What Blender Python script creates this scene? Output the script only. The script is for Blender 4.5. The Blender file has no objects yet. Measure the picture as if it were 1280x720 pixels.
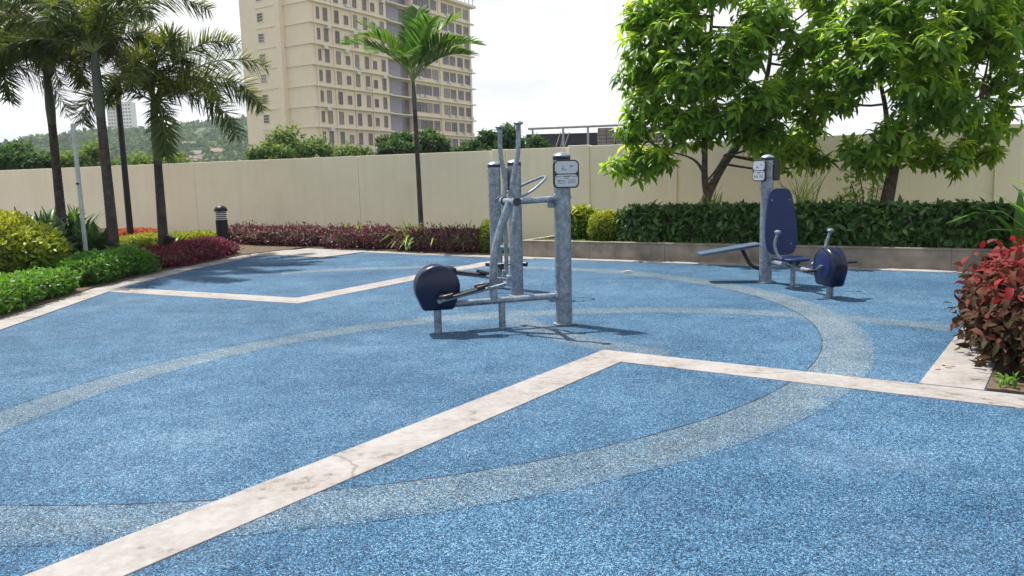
import bpy, bmesh, math, random
import numpy as np
from mathutils import Vector, Matrix
rnd = random.Random(7)
rng = np.random.default_rng(11)
sc = bpy.context.scene
col = sc.collection

# ------------------------------------------------------------------ camera
FPX, HC, ROLL, CAMH = 960.0, 228.0, .025, 1.5
TH = math.atan((360 - HC) / FPX)
CR, SR, CT, ST = math.cos(ROLL), math.sin(ROLL), math.cos(TH), math.sin(TH)
cam_d = bpy.data.cameras.new('camera'); cam = bpy.data.objects.new('camera', cam_d); col.objects.link(cam)
cam_d.sensor_width = 36; cam_d.lens = 36 * FPX / 1280; cam_d.clip_start = .05; cam_d.clip_end = 6000
fw = Vector((0, CT, -ST)); u0 = Vector((0, ST, CT)); r0 = Vector((1, 0, 0))
rt = r0 * CR - u0 * SR; up = r0 * SR + u0 * CR
cam.matrix_world = Matrix(((rt.x, up.x, -fw.x, 0), (rt.y, up.y, -fw.y, 0), (rt.z, up.z, -fw.z, CAMH), (0, 0, 0, 1)))
sc.camera = cam
sc.render.resolution_x, sc.render.resolution_y = 1024, 576

# ------------------------------------------------------------------ sky, sun, exposure
SUN_EL, SUN_AZ = math.radians(64), math.atan2(-.75, .66)      # azimuth from +Y towards +X
w = bpy.data.worlds.new('World'); sc.world = w; w.use_nodes = True
nt = w.node_tree; nt.nodes.clear()
def N(t, typ, **kw):
    n = t.nodes.new(typ)
    for k, v in kw.items(): setattr(n, k, v)
    return n
sky = N(nt, 'ShaderNodeTexSky', sky_type='NISHITA', sun_disc=False, sun_elevation=SUN_EL, sun_rotation=SUN_AZ)
tc = N(nt, 'ShaderNodeTexCoord'); sx_ = N(nt, 'ShaderNodeSeparateXYZ'); L = nt.links.new
L(tc.outputs['Generated'], sx_.inputs[0])
def MN(op, a, b=None, c=None):
    n = N(nt, 'ShaderNodeMath', operation=op)
    for k, v in enumerate((a, b, c)):
        if v is None: continue
        if isinstance(v, (int, float)): n.inputs[k].default_value = v
        else: L(v, n.inputs[k])
    return n.outputs[0]
zc = MN('MAXIMUM', sx_.outputs[2], 0.0); zd = MN('ADD', zc, .22)          # layer overhead: x/z, y/z
cv_ = N(nt, 'ShaderNodeCombineXYZ'); L(MN('DIVIDE', sx_.outputs[0], zd), cv_.inputs[0]); L(MN('DIVIDE', sx_.outputs[1], zd), cv_.inputs[1])
n1 = N(nt, 'ShaderNodeTexNoise'); n1.inputs['Scale'].default_value = 1.15; n1.inputs['Detail'].default_value = 9; n1.inputs['Roughness'].default_value = .56
L(cv_.outputs[0], n1.inputs['Vector'])
cover = MN('ADD', n1.outputs['Fac'], MN('MULTIPLY', MN('POWER', MN('SUBTRACT', 1.0, zc), 5.0), .42))
r1 = N(nt, 'ShaderNodeValToRGB'); r1.color_ramp.elements[0].position = .44; r1.color_ramp.elements[1].position = .60
L(cover, r1.inputs[0])
n2 = N(nt, 'ShaderNodeTexNoise'); n2.inputs['Scale'].default_value = 1.9; n2.inputs['Detail'].default_value = 8; L(cv_.outputs[0], n2.inputs['Vector'])
r2 = N(nt, 'ShaderNodeValToRGB')
r2.color_ramp.elements[0].position = .36; r2.color_ramp.elements[0].color = (5.7, 5.9, 6.3, 1)
r2.color_ramp.elements[1].position = .58; r2.color_ramp.elements[1].color = (7.9, 7.95, 8.0, 1)
L(n2.outputs['Fac'], r2.inputs[0])
mx = N(nt, 'ShaderNodeMixRGB'); bg = N(nt, 'ShaderNodeBackground'); out = N(nt, 'ShaderNodeOutputWorld')
bg.inputs['Strength'].default_value = .10
L(r1.outputs[0], mx.inputs[0]); L(sky.outputs[0], mx.inputs[1]); L(r2.outputs[0], mx.inputs[2])
L(mx.outputs[0], bg.inputs[0]); L(bg.outputs[0], out.inputs[0])
sd = bpy.data.lights.new('sun', 'SUN'); so = bpy.data.objects.new('sun', sd); col.objects.link(so)
sd.energy = 4.8; sd.angle = math.radians(.55); sd.color = (1, .95, .87)
sv = Vector((math.sin(SUN_AZ) * math.cos(SUN_EL), math.cos(SUN_AZ) * math.cos(SUN_EL), math.sin(SUN_EL)))
so.rotation_euler = sv.to_track_quat('Z', 'Y').to_euler(); so.location = (-10, 10, 30)
vs = sc.view_settings; vs.view_transform = 'Standard'; vs.look = 'None'; vs.gamma = 1; vs.exposure = .68; vs.use_curve_mapping = False

# ------------------------------------------------------------------ pixel <-> place
def ray(px, py):
    x, y = px - 640, 360 - py
    X, Y = x * CR + y * SR, -x * SR + y * CR
    return Vector((X, FPX * CT + Y * ST, -FPX * ST + Y * CT))
def G(px, py, z=0.0):                      # where the pixel's ray meets height z
    r = ray(px, py); t = (z - CAMH) / r.z
    return Vector((r.x * t, r.y * t, z))
def D(px, py, Y):                          # where it meets world depth Y
    r = ray(px, py) * 1.0; r = r * (Y / r.y)
    return Vector((r.x, r.y, r.z + CAMH))
def VP(px, py, A, d):                      # where it meets the vertical plane through A along d: (s, z)
    r = ray(px, py); det = r.x * (-d[1]) - r.y * (-d[0])
    t = (A[0] * (-d[1]) - A[1] * (-d[0])) / det
    s = ((r.x * t - A[0]) * d[0] + (r.y * t - A[1]) * d[1])
    return s, r.z * t + CAMH

# ------------------------------------------------------------------ materials
MATS = {}
def newmat(name):
    m = bpy.data.materials.new(name); m.use_nodes = True
    t = m.node_tree; b = t.nodes['Principled BSDF']; MATS[name] = m
    return m, t, b
def mat(name, c, rough=.6, metal=0., var=.15, scale=6., bump=0., bscale=60., spec=.5, c2=None, detail=6.):
    m, t, b = newmat(name); L = t.links.new
    co = N(t, 'ShaderNodeTexCoord'); nz = N(t, 'ShaderNodeTexNoise')
    nz.inputs['Scale'].default_value = scale; nz.inputs['Detail'].default_value = detail
    L(co.outputs['Object'], nz.inputs['Vector'])
    rp = N(t, 'ShaderNodeValToRGB'); rp.color_ramp.elements[0].position = .3; rp.color_ramp.elements[1].position = .7
    a = c2 if c2 else tuple(x * (1 - var) for x in c); bb = c if c2 else tuple(min(1, x * (1 + var)) for x in c)
    rp.color_ramp.elements[0].color = (*a, 1); rp.color_ramp.elements[1].color = (*bb, 1)
    L(nz.outputs['Fac'], rp.inputs[0]); L(rp.outputs[0], b.inputs['Base Color'])
    b.inputs['Roughness'].default_value = rough; b.inputs['Metallic'].default_value = metal; b.inputs['Specular IOR Level'].default_value = spec
    if bump:
        n3 = N(t, 'ShaderNodeTexNoise'); n3.inputs['Scale'].default_value = bscale; n3.inputs['Detail'].default_value = 4
        L(co.outputs['Object'], n3.inputs['Vector'])
        bp = N(t, 'ShaderNodeBump'); bp.inputs['Strength'].default_value = bump; bp.inputs['Distance'].default_value = .01
        L(n3.outputs['Fac'], bp.inputs['Height']); L(bp.outputs[0], b.inputs['Normal'])
    return m
def rubber(name, ramp, fade_ramp=None):
    """bonded rubber granules; with fade_ramp the granules thin out into the second ramp where the 'fade' attribute says so"""
    m, t, b = newmat(name); L = t.links.new
    def MT(op, a, b=None, c=None):
        n = N(t, 'ShaderNodeMath', operation=op)
        for k, v in enumerate((a, b, c)):
            if v is None: continue
            if isinstance(v, (int, float)): n.inputs[k].default_value = v
            else: L(v, n.inputs[k])
        return n.outputs[0]
    def noise(sc_, det, ro):
        n = N(t, 'ShaderNodeTexNoise'); n.inputs['Scale'].default_value = sc_; n.inputs['Detail'].default_value = det; n.inputs['Roughness'].default_value = ro
        L(co.outputs['Object'], n.inputs['Vector']); return n.outputs['Fac']
    def ramp_node(rp_, fac):
        rp = N(t, 'ShaderNodeValToRGB'); els = rp.color_ramp.elements
        while len(els) < len(rp_): els.new(.5)
        for e, (p, c) in zip(els, rp_): e.position = p; e.color = (*c, 1)
        L(fac, rp.inputs[0]); return rp.outputs[0]
    co = N(t, 'ShaderNodeTexCoord')
    vo = N(t, 'ShaderNodeTexVoronoi'); vo.inputs['Scale'].default_value = 230; L(co.outputs['Object'], vo.inputs['Vector'])
    vb = N(t, 'ShaderNodeTexVoronoi'); vb.inputs['Scale'].default_value = 95; L(co.outputs['Object'], vb.inputs['Vector'])
    s1 = N(t, 'ShaderNodeSeparateColor'); L(vo.outputs['Color'], s1.inputs[0]); s2 = N(t, 'ShaderNodeSeparateColor'); L(vb.outputs['Color'], s2.inputs[0])
    big = noise(.55, 5, .55); mid = noise(3.2, 7, .65)
    g = MT('MULTIPLY_ADD', s2.outputs[0], .22, MT('MULTIPLY', s1.outputs[0], .78))
    g = MT('ADD', g, MT('MULTIPLY', MT('SUBTRACT', big, .5), .42)); g = MT('ADD', g, MT('MULTIPLY', MT('SUBTRACT', mid, .5), .26))
    c = ramp_node(ramp, g)
    if fade_ramp:
        at = N(t, 'ShaderNodeAttribute'); at.attribute_name = 'fade'
        f = MT('ADD', at.outputs['Fac'], MT('MULTIPLY', MT('SUBTRACT', noise(5, 6, .6), .5), .5))
        mxr = N(t, 'ShaderNodeMixRGB'); L(MT('LESS_THAN', s1.outputs[2], f), mxr.inputs[0]); L(c, mxr.inputs[1]); L(ramp_node(fade_ramp, g), mxr.inputs[2]); c = mxr.outputs[0]
    # sun-bleached and dusty patches
    dust = N(t, 'ShaderNodeMixRGB'); dr = N(t, 'ShaderNodeMapRange'); dr.inputs[1].default_value = .52; dr.inputs[2].default_value = .78; dr.inputs[4].default_value = .11
    L(noise(.8, 6, .6), dr.inputs[0]); L(dr.outputs[0], dust.inputs[0]); L(c, dust.inputs[1]); dust.inputs[2].default_value = (.33, .38, .42, 1)
    L(dust.outputs[0], b.inputs['Base Color'])
    bp = N(t, 'ShaderNodeBump'); bp.inputs['Strength'].default_value = .5; bp.inputs['Distance'].default_value = .003
    L(s1.outputs[1], bp.inputs['Height']); L(bp.outputs[0], b.inputs['Normal'])
    b.inputs['Roughness'].default_value = .8; b.inputs['Specular IOR Level'].default_value = .25
    return m
BLUE = [(.10, (.003, .006, .016)), (.33, (.007, .030, .068)), (.54, (.023, .089, .178)), (.77, (.076, .19, .31)), (.97, (.25, .38, .48))]
PALE = [(.09, (.007, .013, .024)), (.32, (.034, .060, .092)), (.54, (.092, .142, .182)), (.77, (.185, .245, .275)), (.97, (.36, .42, .44))]
rubber('rubber_blue', BLUE)
rubber('rubber_pale', PALE, BLUE)

def concrete_paint():
    m, t, b = newmat('strip_paint'); L = t.links.new
    co = N(t, 'ShaderNodeTexCoord')
    n = N(t, 'ShaderNodeTexNoise'); n.inputs['Scale'].default_value = 2.2; n.inputs['Detail'].default_value = 10; n.inputs['Roughness'].default_value = .68
    n2 = N(t, 'ShaderNodeTexNoise'); n2.inputs['Scale'].default_value = 17; n2.inputs['Detail'].default_value = 9; n2.inputs['Roughness'].default_value = .7
    L(co.outputs['Object'], n.inputs['Vector']); L(co.outputs['Object'], n2.inputs['Vector'])
    ad = N(t, 'ShaderNodeMath', operation='MULTIPLY_ADD'); ad.inputs[1].default_value = .75
    L(n2.outputs['Fac'], ad.inputs[0]); L(n.outputs['Fac'], ad.inputs[2])
    rp = N(t, 'ShaderNodeValToRGB'); els = rp.color_ramp.elements
    els.new(.5); els.new(.6); els.new(.8)
    for e, (p, c) in zip(els, [(.64, (.11, .088, .07)), (.715, (.19, .165, .145)), (.775, (.245, .227, .212)), (.92, (.288, .27, .257)), (1.0, (.318, .30, .288))]):
        e.position = p; e.color = (*c, 1)
    L(ad.outputs[0], rp.inputs[0])
    # hairline cracks
    vo = N(t, 'ShaderNodeTexVoronoi', feature='DISTANCE_TO_EDGE'); vo.inputs['Scale'].default_value = .38
    dn = N(t, 'ShaderNodeTexNoise'); dn.inputs['Scale'].default_value = 3; dn.inputs['Detail'].default_value = 6
    mxv = N(t, 'ShaderNodeMixRGB'); mxv.inputs[0].default_value = .22
    L(co.outputs['Object'], dn.inputs['Vector']); L(co.outputs['Object'], mxv.inputs[1]); L(dn.outputs['Color'], mxv.inputs[2]); L(mxv.outputs[0], vo.inputs['Vector'])
    cr = N(t, 'ShaderNodeValToRGB'); cr.color_ramp.elements[0].color = (.62, .57, .53, 1); cr.color_ramp.elements[1].position = .0028
    L(vo.outputs['Distance'], cr.inputs[0])
    mu = N(t, 'ShaderNodeMixRGB', blend_type='MULTIPLY'); mu.inputs[0].default_value = 1
    L(rp.outputs[0], mu.inputs[1]); L(cr.outputs[0], mu.inputs[2]); L(mu.outputs[0], b.inputs['Base Color'])
    bp = N(t, 'ShaderNodeBump'); bp.inputs['Strength'].default_value = .35; bp.inputs['Distance'].default_value = .01
    L(ad.outputs[0], bp.inputs['Height']); L(bp.outputs[0], b.inputs['Normal'])
    b.inputs['Roughness'].default_value = .85
concrete_paint()
def galv():
    m, t, b = newmat('galvanised'); L = t.links.new
    co = N(t, 'ShaderNodeTexCoord'); vo = N(t, 'ShaderNodeTexVoronoi'); vo.inputs['Scale'].default_value = 38
    nz = N(t, 'ShaderNodeTexNoise'); nz.inputs['Scale'].default_value = 9; nz.inputs['Detail'].default_value = 6
    mv = N(t, 'ShaderNodeMixRGB'); mv.inputs[0].default_value = .12
    L(co.outputs['Object'], nz.inputs['Vector']); L(co.outputs['Object'], mv.inputs[1]); L(nz.outputs['Color'], mv.inputs[2]); L(mv.outputs[0], vo.inputs['Vector'])
    s = N(t, 'ShaderNodeSeparateColor'); L(vo.outputs['Color'], s.inputs[0])
    ad = N(t, 'ShaderNodeMath', operation='MULTIPLY_ADD'); ad.inputs[1].default_value = .45; L(s.outputs[0], ad.inputs[0]); L(nz.outputs['Fac'], ad.inputs[2])
    rp = N(t, 'ShaderNodeValToRGB'); rp.color_ramp.elements[0].position = .4; rp.color_ramp.elements[1].position = .95
    rp.color_ramp.elements[0].color = (.12, .155, .195, 1); rp.color_ramp.elements[1].color = (.27, .315, .36, 1)
    L(ad.outputs[0], rp.inputs[0]); L(rp.outputs[0], b.inputs['Base Color'])
    rr = N(t, 'ShaderNodeMapRange'); rr.inputs[3].default_value = .32; rr.inputs[4].default_value = .6; L(s.outputs[1], rr.inputs[0]); L(rr.outputs[0], b.inputs['Roughness'])
    b.inputs['Metallic'].default_value = .45
galv()
def wallmat(name, c, c2):
    m, t, b = newmat(name); L = t.links.new
    co = N(t, 'ShaderNodeTexCoord'); mp = N(t, 'ShaderNodeMapping'); mp.inputs['Scale'].default_value = (5, 5, .35)
    n = N(t, 'ShaderNodeTexNoise'); n.inputs['Scale'].default_value = 1.2; n.inputs['Detail'].default_value = 8
    n2 = N(t, 'ShaderNodeTexNoise'); n2.inputs['Scale'].default_value = .8; n2.inputs['Detail'].default_value = 7; n2.inputs['Roughness'].default_value = .65
    L(co.outputs['Object'], mp.inputs[0]); L(mp.outputs[0], n.inputs['Vector']); L(co.outputs['Object'], n2.inputs['Vector'])
    ad = N(t, 'ShaderNodeMath', operation='MULTIPLY_ADD'); ad.inputs[1].default_value = .5; L(n.outputs['Fac'], ad.inputs[0]); L(n2.outputs['Fac'], ad.inputs[2])
    rp = N(t, 'ShaderNodeValToRGB'); rp.color_ramp.elements[0].position = .52; rp.color_ramp.elements[1].position = .9
    rp.color_ramp.elements[0].color = (*c2, 1); rp.color_ramp.elements[1].color = (*c, 1)
    L(ad.outputs[0], rp.inputs[0]); L(rp.outputs[0], b.inputs['Base Color'])
    n3 = N(t, 'ShaderNodeTexNoise'); n3.inputs['Scale'].default_value = 90; L(co.outputs['Object'], n3.inputs['Vector'])
    bp = N(t, 'ShaderNodeBump'); bp.inputs['Strength'].default_value = .3; bp.inputs['Distance'].default_value = .006
    L(n3.outputs['Fac'], bp.inputs['Height']); L(bp.outputs[0], b.inputs['Normal'])
    b.inputs['Roughness'].default_value = .85
wallmat('wall_paint', (.88, .81, .61), (.80, .725, .53))
wallmat('facade_paint', (.78, .65, .50), (.71, .59, .45))
mat('ledge_paint', (.74, .66, .52), .8, var=.06)
mat('white_paint', (.8, .8, .8), .6, var=.05)
mat('planter_concrete', (.34, .285, .22), .9, c2=(.17, .14, .105), scale=4, bump=.4, bscale=40, detail=10)
mat('soil', (.10, .07, .045), 1, var=.4, scale=12, bump=.8, bscale=30)
mat('earth', (.09, .11, .045), 1, var=.4, scale=.5)
mat('navy_plastic', (.004, .008, .034), .30, var=.15, scale=3, spec=.4)
mat('navy_board', (.003, .017, .085), .45, var=.12, scale=8, spec=.35)
mat('slate_board', (.06, .10, .15), .38, var=.1, scale=8)
mat('black_plastic', (.014, .014, .018), .42, var=.2)
mat('black_paint', (.008, .0085, .013), .45, var=.2, spec=.35)
mat('rubber_joint', (.012, .02, .035), .9, var=.3, scale=20)
mat('sign_plate', (.44, .48, .52), .4, var=.04, metal=.2)
mat('sign_print', (.10, .11, .13), .6, var=.1)
mat('lamp_glass', (.75, .76, .74), .25, var=.03)
mat('pole_metal', (.34, .38, .38), .5, metal=.3, var=.15, scale=10)
mat('bark_grey', (.16, .12, .09), .95, c2=(.055, .042, .034), scale=11, bump=.8, bscale=35)
mat('bark_palm', (.085, .068, .06), .95, c2=(.028, .022, .02), scale=8, bump=.5, bscale=30)
mat('crownshaft', (.055, .07, .045), .5, var=.2, scale=5)
mat('frond_stalk', (.20, .25, .09), .55, var=.2)
mat('twig', (.07, .06, .03), .95, var=.35, scale=14)
mat('window_dark', (.11, .095, .105), .18, var=.5, scale=.6)
mat('window_curtain', (.26, .23, .21), .35, var=.2, scale=2)
mat('window_deep', (.05, .045, .055), .15, var=.3, scale=2)
mat('window_frame', (.26, .20, .175), .6, var=.1)
mat('bay_glass', (.21, .195, .235), .2, var=.2, scale=.3)
mat('aircon_case', (.62, .61, .58), .6, var=.05)
mat('rail_steel', (.30, .31, .33), .5, metal=.3)
mat('dark_net', (.035, .036, .045), .9, var=.3, scale=1.5)
mat('hollow_block', (.27, .23, .22), .95, c2=(.16, .13, .13), scale=1.6)
mat('roof_rust', (.20, .12, .095), .8, var=.25, scale=2)
mat('house_white', (.66, .63, .58), .8, var=.1)
mat('tower_cream', (.52, .43, .36), .8, var=.06)
mat('dry_leaf', (.42, .33, .2), .7, var=.2)
mat('hill_green', (.085, .13, .06), 1, c2=(.04, .075, .035), scale=.05)
mat('mountain', (.10, .14, .12), 1, var=.2, scale=.02)

def leafmat(name, ramp, transl=.35, tcol=None, rough=.42, spec=.3):
    m, t, b = newmat(name); L = t.links.new
    at = N(t, 'ShaderNodeAttribute'); at.attribute_name = 'tint'
    rp = N(t, 'ShaderNodeValToRGB'); els = rp.color_ramp.elements
    while len(els) < len(ramp): els.new(.5)
    for i, (e, c) in enumerate(zip(els, ramp)): e.position = i / (len(ramp) - 1); e.color = (*c, 1)
    L(at.outputs['Fac'], rp.inputs[0]); L(rp.outputs[0], b.inputs['Base Color'])
    b.inputs['Roughness'].default_value = rough; b.inputs['Specular IOR Level'].default_value = spec
    tr = N(t, 'ShaderNodeBsdfTranslucent')
    hs = N(t, 'ShaderNodeMixRGB', blend_type='MULTIPLY'); hs.inputs[0].default_value = 1
    hs.inputs[2].default_value = (*(tcol or (2.2, 2.0, 1.0)), 1); L(rp.outputs[0], hs.inputs[1]); L(hs.outputs[0], tr.inputs[0])
    ms = N(t, 'ShaderNodeMixShader'); ms.inputs[0].default_value = transl
    o = t.nodes['Material Output']; L(b.outputs[0], ms.inputs[1]); L(tr.outputs[0], ms.inputs[2]); L(ms.outputs[0], o.inputs[0])
    return m
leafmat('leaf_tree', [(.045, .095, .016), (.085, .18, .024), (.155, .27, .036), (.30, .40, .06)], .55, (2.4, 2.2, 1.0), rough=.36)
leafmat('leaf_hedge', [(.026, .06, .018), (.045, .10, .024), (.075, .15, .036), (.12, .20, .06)], .15, rough=.33)
leafmat('leaf_foxtail', [(.022, .045, .016), (.04, .075, .018), (.08, .12, .025), (.18, .20, .04)], .3)
leafmat('leaf_manila', [(.02, .06, .014), (.035, .095, .02), (.06, .15, .03), (.16, .27, .05)], .3)
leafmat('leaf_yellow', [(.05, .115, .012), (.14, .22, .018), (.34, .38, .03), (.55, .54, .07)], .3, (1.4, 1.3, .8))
leafmat('leaf_lime', [(.07, .16, .02), (.16, .28, .03), (.28, .40, .06), (.40, .50, .12)], .3, (1.4, 1.4, .9))
leafmat('leaf_green', [(.025, .08, .012), (.06, .16, .02), (.11, .25, .03), (.17, .34, .05)], .3)
leafmat('leaf_dark', [(.015, .045, .015), (.03, .08, .02), (.06, .13, .03), (.12, .22, .06)], .2)
leafmat('leaf_crimson', [(.06, .010, .018), (.13, .02, .04), (.20, .04, .07), (.26, .09, .10)], .3, (1.6, 1, 1))
leafmat('leaf_maroon', [(.05, .014, .022), (.10, .03, .045), (.16, .06, .075), (.22, .15, .13)], .25, (1.5, 1, 1))
leafmat('leaf_orange', [(.20, .05, .025), (.38, .09, .035), (.52, .16, .07), (.55, .30, .10)], .3, (1.4, 1, 1))
leafmat('leaf_copper', [(.045, .04, .018), (.10, .05, .032), (.20, .022, .026), (.38, .035, .032)], .25, (1.5, 1.0, .9), rough=.6, spec=.12)
leafmat('leaf_far', [(.045, .09, .025), (.08, .14, .035), (.12, .19, .05), (.20, .27, .09)], .3, rough=.75, spec=.12)
leafmat('leaf_far_dark', [(.02, .05, .02), (.035, .085, .03), (.06, .12, .04), (.09, .16, .06)], .3, rough=.75, spec=.12)
leafmat('leaf_hill', [(.03, .07, .03), (.05, .10, .04), (.08, .14, .05), (.14, .20, .07)], .2, rough=.75, spec=.12)

# ------------------------------------------------------------------ mesh helpers
class MB:
    def __init__(s): s.v = []; s.f = []
    def add(s, vs, fs):
        o = len(s.v); s.v += [tuple(v) for v in vs]; s.f += [tuple(i + o for i in f) for f in fs]; return s
    def box(s, c, d, R=None):
        vs = []
        for z in (-.5, .5):
            for y in (-.5, .5):
                for x in (-.5, .5):
                    p = Vector((x * d[0], y * d[1], z * d[2]))
                    if R: p = R @ p
                    vs.append(p + Vector(c))
        return s.add(vs, [(0, 2, 3, 1), (4, 5, 7, 6), (0, 1, 5, 4), (2, 6, 7, 3), (0, 4, 6, 2), (1, 3, 7, 5)])
    def tube(s, pts, r, n=12, caps=True):
        pts = [Vector(p) for p in pts]; k = len(pts)
        rs = r if isinstance(r, (list, tuple)) else [r] * k
        t0 = (pts[1] - pts[0]).normalized()
        nx = t0.cross(Vector((0, 0, 1)))
        if nx.length < 1e-3: nx = t0.cross(Vector((0, 1, 0)))
        nx.normalize(); vs = []
        for i, p in enumerate(pts):
            t = (pts[min(i + 1, k - 1)] - pts[max(i - 1, 0)]).normalized()
            nx = (nx - t * nx.dot(t)).normalized(); ny = t.cross(nx)
            for j in range(n):
                a = 2 * math.pi * j / n; vs.append(p + (nx * math.cos(a) + ny * math.sin(a)) * rs[i])
        fs = [(i * n + j, i * n + (j + 1) % n, (i + 1) * n + (j + 1) % n, (i + 1) * n + j) for i in range(k - 1) for j in range(n)]
        if caps: fs += [tuple(range(n - 1, -1, -1)), tuple((k - 1) * n + j for j in range(n))]
        return s.add(vs, fs)
    def lathe(s, prof, n=24, c=(0, 0, 0)):
        vs = [(c[0] + r * math.cos(2 * math.pi * j / n), c[1] + r * math.sin(2 * math.pi * j / n), c[2] + z) for r, z in prof for j in range(n)]
        k = len(prof)
        fs = [(i * n + j, i * n + (j + 1) % n, (i + 1) * n + (j + 1) % n, (i + 1) * n + j) for i in range(k - 1) for j in range(n)]
        fs += [tuple(range(n - 1, -1, -1)), tuple((k - 1) * n + j for j in range(n))]
        return s.add(vs, fs)
    def prism(s, poly, o, ax, ay, az, d):      # polygon (ax, ay) at o, extruded d along az
        o, ax, ay, az = map(Vector, (o, ax, ay, az)); n = len(poly)
        a = [o + ax * p[0] + ay * p[1] for p in poly]; b = [p + az * d for p in a]
        return s.add(a + b, [tuple(range(n - 1, -1, -1)), tuple(range(n, 2 * n))] + [(i, (i + 1) % n, n + (i + 1) % n, n + i) for i in range(n)])
    def slab(s, poly, z0, z1):
        return s.prism(poly, (0, 0, z0), (1, 0, 0), (0, 1, 0), (0, 0, 1), z1 - z0)
    def build(s, name, m, parent=None, bevel=0, smooth=35, segs=2):
        me = bpy.data.meshes.new(name); me.from_pydata(s.v, [], s.f)
        bm = bmesh.new(); bm.from_mesh(me); bmesh.ops.recalc_face_normals(bm, faces=bm.faces); bm.to_mesh(me); bm.free()
        if smooth:
            me.polygons.foreach_set('use_smooth', [True] * len(me.polygons)); me.set_sharp_from_angle(angle=math.radians(smooth))
        me.materials.append(MATS[m]); o = bpy.data.objects.new(name, me); col.objects.link(o); o.parent = parent
        if bevel:
            b = o.modifiers.new('bevel', 'BEVEL'); b.width = bevel; b.segments = segs; b.limit_method = 'ANGLE'; b.angle_limit = math.radians(40)
        return o
def tag(o, label=None, cat=None, group=None, kind=None):
    if label: o['label'] = label
    if cat: o['category'] = cat
    if group: o['group'] = group
    if kind: o['kind'] = kind
    return o
def thing(name, label, cat, loc=(0, 0, 0), rz=0, group=None):
    o = bpy.data.objects.new(name, None); o.empty_display_size = .2; col.objects.link(o); o.location = loc; o.rotation_euler = (0, 0, rz)
    return tag(o, label, cat, group)
def place(o, loc, rz=0): o.location = loc; o.rotation_euler = (0, 0, rz); return o
def spline(pts, n=6):
    P = [Vector(p) for p in pts]; out = []
    for i in range(len(P) - 1):
        a, b, c, d = P[max(i - 1, 0)], P[i], P[i + 1], P[min(i + 2, len(P) - 1)]
        for k in range(n):
            t = k / n; out.append(.5 * ((2 * b) + (c - a) * t + (2 * a - 5 * b + 4 * c - d) * t * t + (3 * b - a - 3 * c + d) * t ** 3))
    return out + [P[-1]]
def nrm(a): return a / np.maximum(np.linalg.norm(a, axis=-1, keepdims=True), 1e-6)
def leaf_mesh(name, m, base, dr, nn, ln, wd, tint, parent=None, droop=.18, fold=.10, kind='stuff', shape=.42, fine=True):
    n = len(base); dr = nrm(dr); sd_ = nrm(np.cross(dr, nn)); nn = np.cross(sd_, dr)
    ln = np.broadcast_to(np.asarray(ln, float), (n,))[:, None]; wd = np.broadcast_to(np.asarray(wd, float), (n,))[:, None]
    def pt(t, s, h): return base + dr * ln * t + sd_ * wd * s + nn * ln * h
    if fine:
        V = np.stack([pt(0, 0, 0), pt(.27, -.46, fold), pt(.27, 0, 0), pt(.27, .46, fold), pt(.66, -.41, fold * .8 - droop * .35), pt(.66, 0, -droop * .38), pt(.66, .41, fold * .8 - droop * .35), pt(1, 0, -droop)], 1).reshape(-1, 3)
        tri = np.array([[0, 2, 1], [0, 3, 2], [1, 2, 5], [1, 5, 4], [2, 3, 6], [2, 6, 5], [4, 5, 7], [5, 6, 7]]); nv = 8
    else:
        V = np.stack([pt(0, 0, 0), pt(shape, -.5, fold * .6), pt(shape, .5, fold * .6), pt(shape + .05, 0, -fold * .3), pt(1, 0, -droop)], 1).reshape(-1, 3)
        tri = np.array([[0, 3, 1], [0, 2, 3], [1, 3, 4], [3, 2, 4]]); nv = 5
    Fc = (np.arange(n)[:, None, None] * nv + tri[None]).reshape(-1, 3)
    me = bpy.data.meshes.new(name); me.vertices.add(len(V)); me.vertices.foreach_set('co', V.astype(np.float32).ravel())
    me.loops.add(Fc.size); me.loops.foreach_set('vertex_index', Fc.astype(np.int32).ravel())
    me.polygons.add(len(Fc)); me.polygons.foreach_set('loop_start', np.arange(0, Fc.size, 3, dtype=np.int32))
    at = me.attributes.new('tint', 'FLOAT', 'POINT'); at.data.foreach_set('value', np.repeat(np.clip(tint, 0, 1), nv).astype(np.float32))
    me.update(calc_edges=True); me.materials.append(MATS[m])
    o = bpy.data.objects.new(name, me); col.objects.link(o); o.parent = parent
    if kind: o['kind'] = kind
    return o
def lump(p, s, seed):
    q = np.random.default_rng(seed); v = np.zeros(len(p))
    for k in range(5):
        d = q.normal(size=3) * s * (1 + .6 * k); v += np.sin(p @ d + q.uniform(0, 6.3)) / (1 + .7 * k)
    return v / 2.2

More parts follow.
